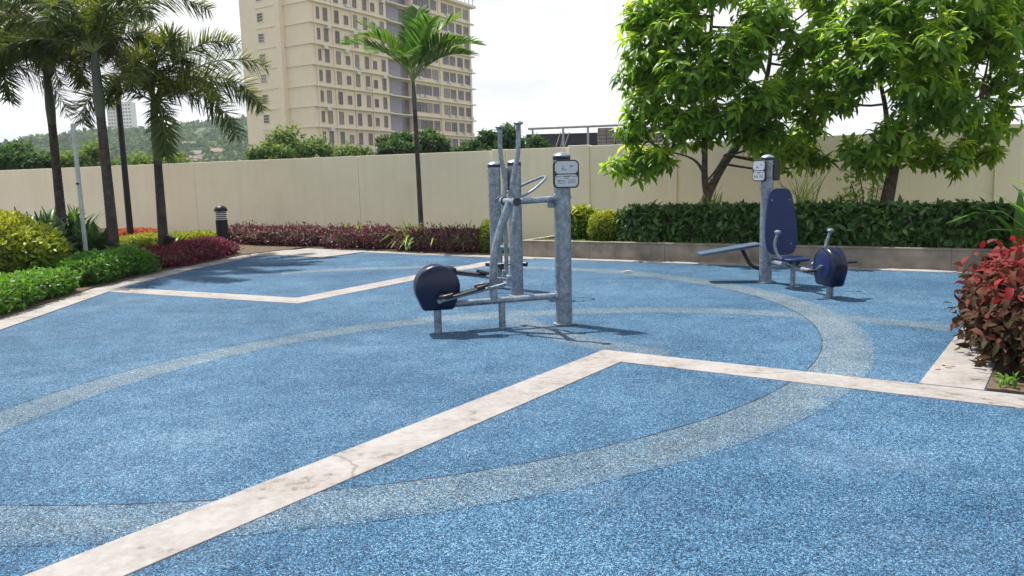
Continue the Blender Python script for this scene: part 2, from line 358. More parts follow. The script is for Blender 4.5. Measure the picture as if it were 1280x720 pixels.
# ------------------------------------------------------------------ shrubs
def core_mesh(ptsf, nu, nv, name, parent, closed=True):
    vs = [ptsf(i / (nu - 1), j / nv) for i in range(nu) for j in range(nv)]
    fs = [(i * nv + j, i * nv + (j + 1) % nv, (i + 1) * nv + (j + 1) % nv, (i + 1) * nv + j) for i in range(nu - 1) for j in range(nv)]
    fs += [tuple(range(nv - 1, -1, -1)), tuple((nu - 1) * nv + j for j in range(nv))]
    MB().add(vs, fs).build(name, 'twig', parent)
def hedge(name, label, cat, path, hw, z0, h, lm, n, ln, wd, seed, tintf=None, lumpy=.12, upb=.35, group=None, sq=.55, droop=.18, endr=.35, core=.80, deep=.30, shag=.05):
    """leafy hedge swept along a ground path; hw = half width, h = height above z0"""
    path = [Vector((p[0], p[1], 0)) for p in path]
    seg = [(path[i + 1] - path[i]).length for i in range(len(path) - 1)]; T = sum(seg)
    P = np.array([(p.x, p.y) for p in path]); cum = np.concatenate([[0], np.cumsum(seg)])
    t = thing(name, label, cat, (float(P[:, 0].mean()), float(P[:, 1].mean()), z0), 0, group); off = np.array(t.location)
    q = np.random.default_rng(seed)
    def surf(s, a, rad):
        x = np.interp(s, cum, P[:, 0]); y = np.interp(s, cum, P[:, 1])
        e = .01
        dx = np.interp(s + e, cum, P[:, 0]) - np.interp(s - e, cum, P[:, 0]); dy = np.interp(s + e, cum, P[:, 1]) - np.interp(s - e, cum, P[:, 1])
        l = np.maximum(np.hypot(dx, dy), 1e-6); tx, ty = dx / l, dy / l
        end = np.minimum(s, T - s); k = np.clip(end / endr, 0, 1); taper = np.sqrt(np.clip(1 - (1 - k) ** 2, .02, 1))
        ca, sa = np.cos(a), np.sin(a)
        cx = np.sign(ca) * np.abs(ca) ** sq * hw * (.35 + .65 * taper); cz = np.sign(sa) * np.abs(sa) ** sq
        zz = np.where(cz > 0, cz * h * .55 * (.6 + .4 * taper), cz * h * .45)
        p = np.stack([x - ty * cx, y + tx * cx, z0 + h * .45 + zz], -1)
        c = np.stack([x, y, np.full_like(x, z0 + h * .45)], -1)
        lmp = lump(p, 2.2 / max(h, .3), seed)
        f = rad * (1 + lumpy * lmp)
        pp = c + (p - c) * f[:, None]; pp[:, 2] = np.maximum(pp[:, 2], z0 + .015)
        nn = np.stack([-ty * ca / hw, tx * ca / hw, sa / (h * .5)], -1)
        nn[:, 0] -= tx * (s < endr) * (1 - k) * 2 / hw; nn[:, 1] -= ty * (s < endr) * (1 - k) * 2 / hw
        nn[:, 0] += tx * (s > T - endr) * (1 - k) * 2 / hw; nn[:, 1] += ty * (s > T - endr) * (1 - k) * 2 / hw
        return pp, nrm(nn)
    s = q.uniform(0, T, n); aa = np.linspace(-1.1, math.pi + 1.1, 800); ox = np.sign(np.cos(aa)) * np.abs(np.cos(aa)) ** sq * hw; oz = np.sign(np.sin(aa)) * np.abs(np.sin(aa)) ** sq * h * .5
    cl_ = np.concatenate([[0], np.cumsum(np.hypot(np.diff(ox), np.diff(oz)))]); a = np.interp(q.uniform(0, cl_[-1], n), cl_, aa)
    rad = 1.03 - deep * q.uniform(0, 1, n) ** 1.7
    rad = rad + (q.uniform(0, 1, n) < .22) * np.abs(q.normal(size=n)) * shag
    ne = int(n * min(.2, 2.2 * hw * h / max(1e-6, (2 * hw + 2 * h) * T)))          # leaves that close the two ends
    s[:ne] = np.where(q.uniform(size=ne) < .5, 0.0, T) ; a[:ne] = q.uniform(0, 6.283, ne); rad[:ne] = 1.1 * np.sqrt(q.uniform(0, 1, ne))
    p, nn = surf(s, a, rad)
    if ne:
        t0 = np.array([*(path[1] - path[0]).normalized()]); t1 = np.array([*(path[-1] - path[-2]).normalized()]); first = (s[:ne] < T / 2)[:, None]
        nn[:ne] = nrm(np.where(first, -t0, t1) + nn[:ne] * .35); p[:ne] += nn[:ne] * (q.uniform(-.02, .06, ne) * (.5 + hw))[:, None]
    dr = nrm(nn * .8 + q.normal(size=(n, 3)) * .65 + np.array([0, 0, upb]))
    nl = nrm(nn * .5 + np.array([0, 0, .8]) + q.normal(size=(n, 3)) * .45)
    tint = q.beta(2, 2, n) if tintf is None else tintf(p, nn, q, rad)
    L_ = ln * q.uniform(.6, 1.2, n)
    leaf_mesh('foliage', lm, p - dr * L_[:, None] * .5 - off, dr, nl, L_, wd * q.uniform(.7, 1.2, n), tint, t, droop)
    def cp(u, v):
        pp, _ = surf(np.array([.02 + u * (T - .04)]), np.array([2 * math.pi * v]), np.array([core])); return tuple(pp[0] - off)
    core_mesh(cp, max(8, int(T / .25)), 14, 'stems', t)
    return t
def bush(name, label, cat, c, r, lm, n, ln, wd, seed, tintf=None, lumpy=.14, upb=.35, group=None, droop=.18, deep=.32, core=.78):
    """ellipsoidal shrub: c base centre, r = (rx, ry, height)"""
    c = Vector(c); t = thing(name, label, cat, tuple(c), 0, group); q = np.random.default_rng(seed)
    R = np.array([r[0], r[1], r[2] * .55])
    def surf(d, rad):
        f = rad * (1 + lumpy * lump(d * R, 2.4 / min(r), seed)); p = d * R * f[:, None]
        p[:, 2] = np.maximum(p[:, 2] + r[2] * .45, .02); return p
    d = nrm(q.normal(size=(n, 3)) + np.array([0, 0, .15])); rad = 1.02 - deep * q.uniform(0, 1, n) ** 1.6
    p = surf(d, rad); nn = nrm(d / R)
    dr = nrm(nn * .8 + q.normal(size=(n, 3)) * .6 + np.array([0, 0, upb])); nl = nrm(nn * .5 + np.array([0, 0, .8]) + q.normal(size=(n, 3)) * .45)
    tint = q.beta(2, 2, n) if tintf is None else tintf(p, nn, q, rad)
    L_ = ln * q.uniform(.6, 1.2, n)
    leaf_mesh('foliage', lm, p - dr * L_[:, None] * .5, dr, nl, L_, wd * q.uniform(.7, 1.2, n), tint, t, droop)
    def cp(u, v):
        a = -math.pi / 2 + .05 + u * (math.pi - .1); b = 2 * math.pi * v
        return tuple(surf(np.array([[math.cos(a) * math.cos(b), math.cos(a) * math.sin(b), math.sin(a)]]), np.array([core]))[0])
    core_mesh(cp, 9, 12, 'stems', t)
    return t
def rosette(name, label, cat, c, n, ln, wd, lm, seed, group=None, spread=.9, each=False, lift=.6):
    """upright strappy plant: curved blades from a common base"""
    q = np.random.default_rng(seed); t = thing(name, label, cat, tuple(c), 0, group); mb = MB(); k = 5; tints = []
    for i in range(n):
        a = q.uniform(0, 6.283); tl = q.uniform(.12, spread); l = ln * q.uniform(.6, 1.1); b = Vector((q.normal() * .05, q.normal() * .05, 0)) * (1 + ln)
        h = Vector((math.cos(a), math.sin(a), 0)); sdv = Vector((-math.sin(a), math.cos(a), 0)); vs = []
        for j in range(k + 1):
            u = j / k; ang = tl * (.35 + 1.3 * u * u)
            p = b + h * (l * u * math.sin(ang)) + Vector((0, 0, l * u * max(.1, math.cos(ang)) * (lift + .4)))
            wv = wd * (math.sin(math.pi * min(.97, .12 + .86 * u)) ** .7) * .5
            vs += [p - sdv * wv + Vector((0, 0, wv * .4)), p + sdv * wv + Vector((0, 0, wv * .4))]
        fs = [(2 * j, 2 * j + 1, 2 * j + 3, 2 * j + 2) for j in range(k)]
        if each:
            o = MB().add(vs, fs).build('leaf', lm, t, smooth=60); at = o.data.attributes.new('tint', 'FLOAT', 'POINT'); at.data.foreach_set('value', [float(q.uniform(.2, .9))] * len(vs))
        else: mb.add(vs, fs); tints += [float(q.beta(2, 2))] * len(vs)
    if not each:
        o = mb.build('foliage', lm, t, smooth=60); o['kind'] = 'stuff'
        at = o.data.attributes.new('tint', 'FLOAT', 'POINT'); at.data.foreach_set('value', tints)
    return t

# ================================================================== THE SETTING
def sheet(name, poly, z, m, th=.05):
    return tag(MB().slab(poly, z - th, z).build(name, m, smooth=0), kind='structure')
sheet('ground', [(-2500, -60), (2500, -60), (2500, 3500), (-2500, 3500)], -.06, 'earth', .2)
A_AX = Vector((.587, .81, 0)).normalized(); B_AX = Vector((.842, -.539, 0)).normalized()
def xy(p): return (p.x, p.y)
def G2(px, py): return xy(G(px, py))
# left border line, far border, planter front, right strip (all from where they meet the floor)
bl = [Vector((-5.2, 6.2, 0)), G(0, 406), G(135, 360), G(225, 338), G(316, 319)]
d0 = (bl[1] - bl[2]).normalized(); bl[0] = bl[1] + d0 * 9
pl0, pl1 = G(650, 321), G(1224, 339.5); pdir = (pl1 - pl0).normalized(); pn = Vector((-pdir.y, pdir.x, 0))
if pn.y < 0: pn = -pn
pl_end = pl0 + pdir * 12.5
b0 = G(1148, 480.5); bdir = (G(1212, 398) - b0).normalized(); bright = Vector((bdir.y, -bdir.x, 0))
far0, far1 = G(378, 311.5), G(652, 322.5)
poly = [(bl[0].x - .2, bl[0].y - 9)] + [xy(b) for b in bl] + [xy(far0), xy(pl0), xy(pl_end), (14, bl[0].y - 9)]
sheet('rubber_floor', poly, 0, 'rubber_blue')
def strip(name, pts, wd, z=.006, m='strip_paint', side=0, seg=None):
    """flat concrete strip along pts; side -1/0/+1: the line is its left edge, middle or right edge"""
    pts = [Vector(p) for p in pts]; nrmls = []
    for i in range(len(pts)):
        a = (pts[i] - pts[i - 1]).normalized() if i else None; b = (pts[i + 1] - pts[i]).normalized() if i < len(pts) - 1 else None
        na = Vector((-a.y, a.x, 0)) if a else None; nb = Vector((-b.y, b.x, 0)) if b else None
        if na and nb:
            n = (na + nb).normalized(); n = n / max(.35, n.dot(na))
        else: n = na or nb
        nrmls.append(n)
    l = [p + n * wd * (.5 - .5 * side) for p, n in zip(pts, nrmls)]; r = [p - n * wd * (.5 + .5 * side) for p, n in zip(pts, nrmls)]
    mb = MB()
    for i in range(len(pts) - 1):
        mb.slab([xy(l[i]), xy(r[i]), xy(r[i + 1]), xy(l[i + 1])], z - .03, z)
    bm = bmesh.new(); o = mb.build(name, m, smooth=0)
    bm.from_mesh(o.data); bmesh.ops.remove_doubles(bm, verts=bm.verts, dist=.0005)
    dup = {}
    for f in bm.faces: dup.setdefault(tuple(sorted(v.index for v in f.verts)), []).append(f)
    bmesh.ops.delete(bm, geom=[f for fs in dup.values() if len(fs) > 1 for f in fs], context='FACES_ONLY'); bm.to_mesh(o.data); bm.free()
    bv = o.modifiers.new('bevel', 'BEVEL'); bv.width = .004; bv.segments = 2; bv.limit_method = 'ANGLE'
    return tag(o, kind='structure')
# strip A with its corner
ac = G(765, 445); a_lo = G(95, 720); da = (ac - a_lo).normalized(); a_r = G(1280, 503); db = (a_r - ac).normalized()
strip('concrete_strip', [ac - da * 12, ac, ac + db * 9], .345, .007)
ob = MB().slab([xy(b0 + bdir * .02), xy(b0 + bdir * .02 + db * .40), xy(b0 + db * .40 + bdir * 7.4), xy(b0 + bdir * 7.4)], -.03, .009).build('concrete_kerb', 'strip_paint', bevel=.006)
tag(ob, kind='structure')
# strip C with its corner
cc = G(372, 376); c_l = G(140, 362); c_r = G(609, 329.5); c_far = cc + (c_r - cc).normalized() * ((c_r - cc).length + 1.25)
strip('concrete_strip', [c_l, cc, c_far], .40, .006)
strip('concrete_border', bl, .42, .012)
# far border, the wide pad in the corner, and the strip along the planter
strip('concrete_border', [far0 + (far0 - far1).normalized() * .0, far1 + (far1 - far0).normalized() * .35], .40, .011)
tag(MB().slab([xy(G(312, 320.5)), xy(G(345, 319.5)), xy(G(402, 322.5)), xy(G(456, 315.5)), xy(G(380, 312.6)), xy(G(318, 314))], -.03, .015).build('concrete_pad', 'strip_paint', smooth=0), kind='structure')
strip('concrete_border', [pl0 - pdir * .3 - pn * .14, pl_end - pn * .14], .30, .010)
# pale granule bands cast into the rubber: arcs
def fit_circle(pts):
    A = np.array([[2 * p.x, 2 * p.y, 1] for p in pts]); b = np.array([p.x ** 2 + p.y ** 2 for p in pts])
    s = np.linalg.lstsq(A, b, rcond=None)[0]; return Vector((s[0], s[1], 0)), math.sqrt(s[2] + s[0] ** 2 + s[1] ** 2)
def arc_band(c, r, a0, a1, wd, z, n=90, inner=.25, outer=.85, base_fade=.0, worn=.0):
    q = np.random.default_rng(int(r * 1000)); mb = MB()
    P = [(a0 + (a1 - a0) * i / n) for i in range(n + 1)]
    ji = q.normal(size=n + 1) * .004; jo = q.normal(size=n + 1) * .004
    i_ = [(c.x + (r - wd / 2 + ji[k]) * math.cos(a), c.y + (r - wd / 2 + ji[k]) * math.sin(a)) for k, a in enumerate(P)]
    o_ = [(c.x + (r + wd / 2 + jo[k]) * math.cos(a), c.y + (r + wd / 2 + jo[k]) * math.sin(a)) for k, a in enumerate(P)]
    fr = [(0, inner), (.16, .12), (.5, base_fade), (.80, .16), (1, outer)]      # across the band: where granules thin out
    vs = []; fd_ = []
    for u, f in fr:
        vs += [(a[0] + (b[0] - a[0]) * u, a[1] + (b[1] - a[1]) * u, z) for a, b in zip(i_, o_)]
        fd_ += [f + base_fade * .5 + worn * max(0, k / n - .55) for k in range(n + 1)]
    m_ = n + 1
    o = mb.add(vs, [(r * m_ + k, r * m_ + k + 1, (r + 1) * m_ + k + 1, (r + 1) * m_ + k) for r in range(len(fr) - 1) for k in range(n)]).build('pale_rubber_band', 'rubber_pale', smooth=0)
    at = o.data.attributes.new('fade', 'FLOAT', 'POINT'); at.data.foreach_set('value', fd_)
    return tag(o, kind='structure')
C1 = [G(*p) for p in [(350, 640), (500, 618), (640, 600), (800, 573), (900, 545), (1000, 506), (1068, 445), (1044, 409), (1013, 390), (960, 371), (877, 352), (825, 344), (750, 338.5)]]
c1, r1_ = fit_circle(C1)
ang = lambda c, p: math.atan2(p.y - c.y, p.x - c.x)
arc_band(c1, r1_, math.pi * .63, -math.pi * .62, .42, .0016, 140, .08, .42, .03, .9)
C2 = [G(*p) for p in [(0, 527), (100, 491), (200, 461), (300, 437), (400, 418), (480, 406), (540, 400)]]
c2_, r2_ = fit_circle(C2)
arc_band(c2_, r2_, ang(c2_, G(668, 399)), ang(c2_, G(0, 527)) + .5, .40, .0014, 90, .7, .35, .15, .3)
C3 = [G(*p) for p in [(665, 392), (760, 388), (870, 388), (960, 391.5), (1060, 398), (1185, 410)]]
c3, r3 = fit_circle(C3)
arc_band(c3, r3, ang(c3, G(1190, 411)), ang(c3, G(600, 402)), .38, .0012, 90, .6, .6, .15)
C4 = [G(*p) for p in [(640, 396), (680, 411), (720, 424), (760, 433), (830, 444)]]
c4, r4 = fit_circle(C4)
a4, b4 = ang(c4, C4[0]), ang(c4, C4[-1])
if b4 - a4 > math.pi: b4 -= 2 * math.pi
if a4 - b4 > math.pi: a4 -= 2 * math.pi
arc_band(c4, r4, a4, b4, .40, .0010, 50, .6, .5, .2)
def seam(c, r, a0, a1, n=110):
    q = np.random.default_rng(int(r * 777)); P = [a0 + (a1 - a0) * i / n for i in range(n + 1)]; w_ = q.uniform(.001, .0055, n + 1)
    vs = [(c.x + (r - w_[k]) * math.cos(a), c.y + (r - w_[k]) * math.sin(a), .0028) for k, a in enumerate(P)] + [(c.x + (r + w_[k]) * math.cos(a), c.y + (r + w_[k]) * math.sin(a), .0028) for k, a in enumerate(P)]
    return tag(MB().add(vs, [(k, k + 1, n + 2 + k, n + 1 + k) for k in range(n)]).build('rubber_seam', 'rubber_joint', smooth=0), kind='structure')
seam(c1, r1_ - .212, math.pi * .1, -math.pi * .62)
seam(c2_, r2_ + .202, ang(c2_, G(520, 398)), ang(c2_, G(0, 527)) + .5)
# planting beds
sheet('soil_bed', [xy(b + Vector((-.2, .02, 0))) for b in bl[1:]] + [xy(far0 + Vector((-.1, .1, 0)))] + [(-3, 23), (-30, 32), (-30, 9)], .03, 'soil', .08)
sheet('soil_bed', [xy(far0 + Vector((.0, .2, 0))), xy(far1 + Vector((0, .2, 0))), xy(pl0 + Vector((.2, 3.6, 0))), (-4, 22), (-6, 22)], .034, 'soil', .08)
sheet('soil_bed', [xy(b0 + db * .41 + bdir * .03), xy(b0 + db * 6 + bdir * .03), xy(b0 + db * 6 + bdir * 7), xy(b0 + db * .41 + bdir * 7)], .02, 'soil', .08)
# raised planter: a thing with its kerb panels
pk = thing('raised_planter', 'long low grimy brown concrete planter kerb under the dark hedge', 'planter', xy(pl0) + (0,))
def W(p): return p - Vector(pk.location)
PH = .335; edges = [0, .42, 1.55, 3.05, 4.6, 6.1, 7.6, 9.1, 10.6, 12.5]
for i in range(len(edges) - 1):
    a = pl0 + pdir * (edges[i] + .002); b = pl0 + pdir * (edges[i + 1] - .002)
    MB().slab([xy(W(a)), xy(W(b)), xy(W(b + pn * .16)), xy(W(a + pn * .16))], -.02, PH - .03).build('kerb_panel', 'planter_concrete', pk, bevel=.003)
    MB().slab([xy(W(a - pn * .008)), xy(W(b - pn * .008)), xy(W(b + pn * .17)), xy(W(a + pn * .17))], PH - .027, PH).build('coping', 'planter_concrete', pk, bevel=.003)
a, b = pl0, pl0 + pn * 3.2
MB().slab([xy(W(a + pn * .175 )), xy(W(a + pdir * .14 + pn * .175)), xy(W(b + pdir * .14)), xy(W(b))], -.02, PH).build('end_kerb', 'planter_concrete', pk, bevel=.008)
sheet('planter_soil', [xy(pl0 + pn * .172 + pdir * .145), xy(pl_end + pn * .172), xy(pl_end + pn * 4.2), xy(pl0 + pn * 4.2 + pdir * .145)], PH - .05, 'soil', .2)

# perimeter wall -------------------------------------------------------------
WZ = 2.31
wa, wb = G(0, 213, WZ), G(780, 181.5, WZ); wd = (wb - wa).normalized(); wn = Vector((wd.y, -wd.x, 0))     # wn towards us
def ws(px): return VP(px, 220, wa, wd)[0]
wall = thing('perimeter_wall', 'long cream rendered boundary wall with shallow pilasters behind the shrubs', 'wall', xy(wa) + (0,))
wbase = Vector((wa.x, wa.y, 0)) - Vector(wall.location)
def wq(s0, s1, n0, n1): return [xy(wbase + wd * s0 + wn * n0), xy(wbase + wd * s1 + wn * n0), xy(wbase + wd * s1 + wn * n1), xy(wbase + wd * s0 + wn * n1)]
pans = [(-14, ws(-120)), (ws(-120), ws(243)), (ws(243), ws(448)), (ws(448), ws(617)), (ws(632), ws(712)), (ws(737), ws(838)), (ws(846), ws(977)), (ws(1007), ws(1102)), (ws(1133), ws(1243)), (ws(1275), ws(1275) + 9)]
hts = [2.31, 2.31, 2.31, 2.31, 2.32, 2.33, 2.33, 2.34, 2.36, 2.40]
for (s0, s1), h in zip(pans, hts):
    MB().slab(wq(s0 + .006, s1 - .006, 0, -.2), -.1, h).build('wall_panel', 'wall_paint', wall, bevel=.006)
for (x0, x1), h in zip([(617, 632), (712, 737), (838, 846), (977, 1007), (1102, 1133), (1243, 1275)], [2.33, 2.35, 2.34, 2.36, 2.38, 2.42]):
    MB().slab(wq(ws(x0) - .005, ws(x1) + .005, .075, -.22), -.1, h).build('pilaster', 'wall_paint', wall, bevel=.008)
# recessed backing that closes the joints between panels
MB().slab(wq(-14, ws(1275) + 9, -.03, -.17), -.1, 2.27).build('wall_core', 'wall_paint', wall)

# ================================================================== FITNESS EQUIPMENT
def bolt_ring(parent, z, R, n=4, a0=.4):
    for i in range(n):
        a = a0 + i * 2 * math.pi / n; d = Vector((math.cos(a), math.sin(a), 0))
        MB().tube([d * (R - .002) + Vector((0, 0, z)), d * (R + .012) + Vector((0, 0, z))], .011, 6).build('bolt', 'galvanised', parent)
def gym_post(parent, loc=(0, 0, 0), h=1.755, R=.087):
    p = MB().lathe([(R, 0), (R, h)], 28).build('post', 'galvanised', parent); p.location = loc
    MB().lathe([(R + .006, h - .006), (R + .007, h + .004), (R * .95, h + .016), (R * .62, h + .032), (R * .25, h + .041), (.004, h + .043)], 28).build('cap', 'galvanised', p)
    MB().lathe([(R + .004, h - .04), (R + .005, h - .008)], 28).build('cap_band', 'navy_plastic', p)
    for z in (h - .09, h - .16, .16, .22, 1.33, .52): bolt_ring(p, z, R, 3, z * 7)
    MB().lathe([(R + .028, .004), (R + .028, .012), (R + .002, .016)], 28).build('base_ring', 'galvanised', p)
    return p
def rrect(w, h, r, n=6):
    pts = []
    for cx, cy, a in ((w / 2 - r, h / 2 - r, 0), (-w / 2 + r, h / 2 - r, 90), (-w / 2 + r, -h / 2 + r, 180), (w / 2 - r, -h / 2 + r, 270)):
        pts += [(cx + r * math.cos(math.radians(a + 90 * k / n)), cy + r * math.sin(math.radians(a + 90 * k / n))) for k in range(n + 1)]
    return pts
def sign(parent, c, ax, w=.275, h=.285):
    """black backed instruction board: two light plates; ax = its width direction, it faces ax x up"""
    ax = Vector(ax).normalized(); uz = Vector((0, 0, 1)); n = ax.cross(uz); c = Vector(c)
    b = MB().prism(rrect(w, h, .05), c - n * .012, ax, uz, n, .024).build('sign_board', 'black_plastic', parent, bevel=.003)
    for k, dz in enumerate((h * .235, -h * .235)):
        MB().prism(rrect(w * .88, h * .43, .035), c + uz * dz + n * .0125, ax, uz, n, .004).build('sign_plate', 'sign_plate', b)
        for sx in (-1, 1):
            for sz in (-1, 1):
                q = c + uz * (dz + sz * h * .155) + ax * sx * w * .385 + n * .0165
                MB().tube([q, q + n * .003], .004, 6).build('rivet', 'black_plastic', b)
        mb = MB(); R = Matrix((ax, n, uz)).transposed(); o = c + uz * dz + n * .0175
        def bar(x, z, bw, bh, rot=0):
            mb.box(o + ax * x * w + uz * z * h, (bw * w, .001, bh * h), R @ Matrix.Rotation(rot, 3, 'Y'))
        if k == 0:
            bar(-.13, .02, .012, .16); bar(-.10, -.09, .20, .022); bar(-.09, -.055, .16, .012, .25); bar(-.16, -.03, .012, .1, .5)
            bar(.18, .04, .05, .06); bar(.24, .05, .09, .012, -.3); bar(.23, .02, .06, .010, .2)
        else:
            bar(0, .15, .28, .035); bar(.12, .165, .10, .02, -.5); bar(-.3, .145, .2, .02); bar(.3, .145, .2, .02); bar(0, .09, .16, .02)
            for j in range(3): bar(-.2, .01 - j * .05, .28, .014); bar(.2, .02 - j * .05, .3, .014)
            bar(-.3, -.02, .05, .05)
        mb.build('print', 'sign_print', b)['kind'] = 'stuff'
    return b
def housing(parent, c, ax, n, R=.235, th=.23, disc='navy_plastic', shell='navy_plastic'):
    """wheel casing: round over the top, tapering to a flat foot; ax forward, n across"""
    ax, n, c = Vector(ax).normalized(), Vector(n).normalized(), Vector(c); uz = Vector((0, 0, 1))
    arc = [(R * math.cos(math.radians(a)), R * math.sin(math.radians(a))) for a in range(-28, 209, 8)]
    pr = arc + [(-R * .70, -R * .93), (-R * .60, -R * 1.0), (R * .60, -R * 1.0), (R * .70, -R * .93)]
    def ring(k, d): return [(p[0] * k, p[1] * k) for p in pr], d
    prof = [ring(.90, -th / 2), ring(.985, -th / 2 + .018), ring(1, -th / 2 + .045), ring(1, -.012), ring(.975, -.008), ring(.975, .008), ring(1, .012), ring(1, th / 2 - .045), ring(.985, th / 2 - .018), ring(.90, th / 2)]
    vs = []; m = len(pr)
    for poly, d in prof: vs += [c + ax * p[0] + uz * p[1] + n * d for p in poly]
    fs = [(i * m + j, i * m + (j + 1) % m, (i + 1) * m + (j + 1) % m, (i + 1) * m + j) for i in range(len(prof) - 1) for j in range(m)]
    fs += [tuple(range(m)), tuple((len(prof) - 1) * m + j for j in range(m - 1, -1, -1))]
    h = MB().add(vs, fs).build('wheel_housing', shell, parent, smooth=50)
    for s in (-1, 1):
        mb = MB(); k = 40; rr = [(R * .70, .0), (R * .70, .006), (R * .66, .010), (.002, .011)]; v2 = []
        for r_, z_ in rr: v2 += [c + n * s * (th / 2 + z_) + ax * r_ * math.cos(2 * math.pi * j / k) + uz * (r_ * math.sin(2 * math.pi * j / k) + .012) for j in range(k)]
        mb.add(v2, [(i * k + j, i * k + (j + 1) % k, (i + 1) * k + (j + 1) % k, (i + 1) * k + j) for i in range(len(rr) - 1) for j in range(k)])
        mb.build('side_disc', disc, h)
    return h
# --- elliptical trainer: post at P1, beam running left to the wheel housing -----------------
P1 = G(705.2, 405); EB = math.radians(180 + 13.5)
et = thing('elliptical_trainer', 'galvanised elliptical cross trainer with two swing handles and round navy wheel housing', 'exercise machine', tuple(P1), EB)
eu = Vector((math.cos(EB), math.sin(EB), 0)); ev = Vector((-math.sin(EB), math.cos(EB), 0))
def E_(px, py, v):      # pixel -> local point of the trainer in its vertical plane at offset v
    s, z = VP(px, py, P1 + ev * v, eu); return Vector((s, v, z))
gym_post(et)
hc_ = E_(548, 360.5, .13); hu, hz = hc_.x, hc_.z
housing(et, (hu, 0, hz), (1, 0, 0), (0, 1, 0), .228, .24)
bz = E_(655, 374, 0).z
MB().tube([(.08, 0, bz + .015), (hu - .17, 0, bz - .005)], .034, 16).build('beam', 'galvanised', et)
MB().tube([(.075, 0, bz + .015), (.10, 0, bz + .015)], .055, 16).build('flange', 'galvanised', et)
su = E_(628, 409, 0).x
MB().tube([(su, 0, 0), (su, 0, bz - .02)], .036, 14).build('support_leg', 'galvanised', et)
MB().tube([(hu, 0, 0), (hu, 0, hz - .215)], .040, 14).build('support_leg', 'galvanised', et)
mast = [E_(617, 376, 0), E_(616.5, 350, 0), E_(618, 320, 0), E_(624, 292, 0), E_(633, 265, 0), E_(637, 253, 0)]
MB().tube(spline(mast), .043, 14).build('mast', 'galvanised', et)
hz2 = E_(660, 251, 0).z
MB().tube([(mast[-1].x, 0, hz2 - .008), (.08, 0, hz2 + .012)], .033, 14).build('crossbar', 'galvanised', et)
MB().box((.115, 0, hz2 - .035), (.09, .012, .09)).build('gusset', 'galvanised', et, bevel=.004)
MB().tube([(.07, 0, hz2 + .012), (.10, 0, hz2 + .012)], .055, 14).build('flange', 'galvanised', et)
hp = Vector((mast[-1].x, 0, hz2)); SW = .27
MB().tube([hp + Vector((0, -SW - .03, 0)), hp + Vector((0, SW + .03, 0))], .030, 14).build('axle', 'galvanised', et)
for s, top, low in ((1, [(640.5, 252), (640, 236), (643, 215), (647.5, 190), (648, 155)], [(640, 252), (640, 300), (640, 338), (637, 353)]),
                    (-1, [(629, 250), (631.5, 232), (629, 212), (625.5, 190), (625, 160)], [(630, 250), (632, 300), (633, 330), (631.5, 346)])):
    v = s * SW
    tp = [E_(x, y, v) for x, y in top]; lw = [E_(x, y, v) for x, y in low]
    a = MB().tube(spline([lw[-1], lw[-2], lw[-3]] + [hp + Vector((0, v, 0))] + tp[1:]), .0235, 14).build('swing_arm', 'galvanised', et)
    e = tp[-1]
    MB().lathe([(.022, -.01), (.046, .0), (.05, .010), (.040, .022), (.02, .030), (.003, .032)], 18, e).build('grip_cap', 'galvanised', a)
    MB().tube([hp + Vector((0, v - .035, 0)), hp + Vector((0, v + .045, 0))], .045, 18).build('pivot_hub', 'galvanised', a)
    MB().tube([hp + Vector((0, v + .045 * 1, 0)), hp + Vector((0, v + .058, 0))], .040, 18).build('hub_cap', 'black_plastic', a)
    # pedal lever from the crank to the foot of the swing arm
    q = lw[-1]; MB().box(q + Vector((0, 0, .02)), (.06, .06, .11)).build('pivot_bracket', 'galvanised', a, bevel=.008)
    MB().tube([q + Vector((0, -.05, .05)), q + Vector((0, .05, .05))], .02, 10).build('pivot_bolt', 'galvanised', a)
    cu = E_(549, 377, .19) if s > 0 else Vector((hu - .08, -.19, hz + .13))
    cv = Vector((cu.x, s * .19, cu.z)); qq = Vector((q.x, s * .19, q.z - .02))
    lv = MB().tube([cv, cv.lerp(qq, .30), qq], [.017, .017, .017], 10).build('pedal_lever', 'galvanised', et)
    MB().tube([q + Vector((0, 0, -.02)), qq + Vector((0, 0, 0))], .018, 10).build('link_pin', 'galvanised', lv)
    MB().tube([Vector((cv.x, s * .10, cv.z)), cv + Vector((0, s * .03, 0))], .020, 12).build('crank_pin', 'galvanised', lv)
    dr = (qq - cv).normalized(); sdv = Vector((0, 1, 0)); upv = dr.cross(sdv) if dr.cross(sdv).z > 0 else sdv.cross(dr)
    Rm = Matrix((dr, sdv, upv)).transposed()
    f0 = cv.lerp(qq, .08); f1 = cv.lerp(qq, .66); mid = (f0 + f1) / 2; ln_ = (f1 - f0).length
    pd = MB().box(mid + upv * .024, (ln_, .15, .018), Rm).build('foot_plate', 'black_plastic', lv, bevel=.008)
    for t0, t1 in ((.0, .20), (.80, 1.)):
        pa, pb = f0.lerp(f1, t0) + upv * .045, f0.lerp(f1, t1) + upv * .045
        lp = [pa + sdv * .07, (pa if t0 == 0 else pb) + (dr * -.045 if t0 == 0 else dr * .045) , pa - sdv * .07] if t0 == 0 else [pb + sdv * .07, pb + dr * .045, pb - sdv * .07]
        ot = pb if t0 == 0 else pa
        MB().tube(spline([ot + sdv * .072] + lp + [ot - sdv * .072]), .017, 8).build('foot_rim', 'black_plastic', pd)
sg = E_(707.5, 217.5, .105); sign(et, sg, (-1, 0, 0))

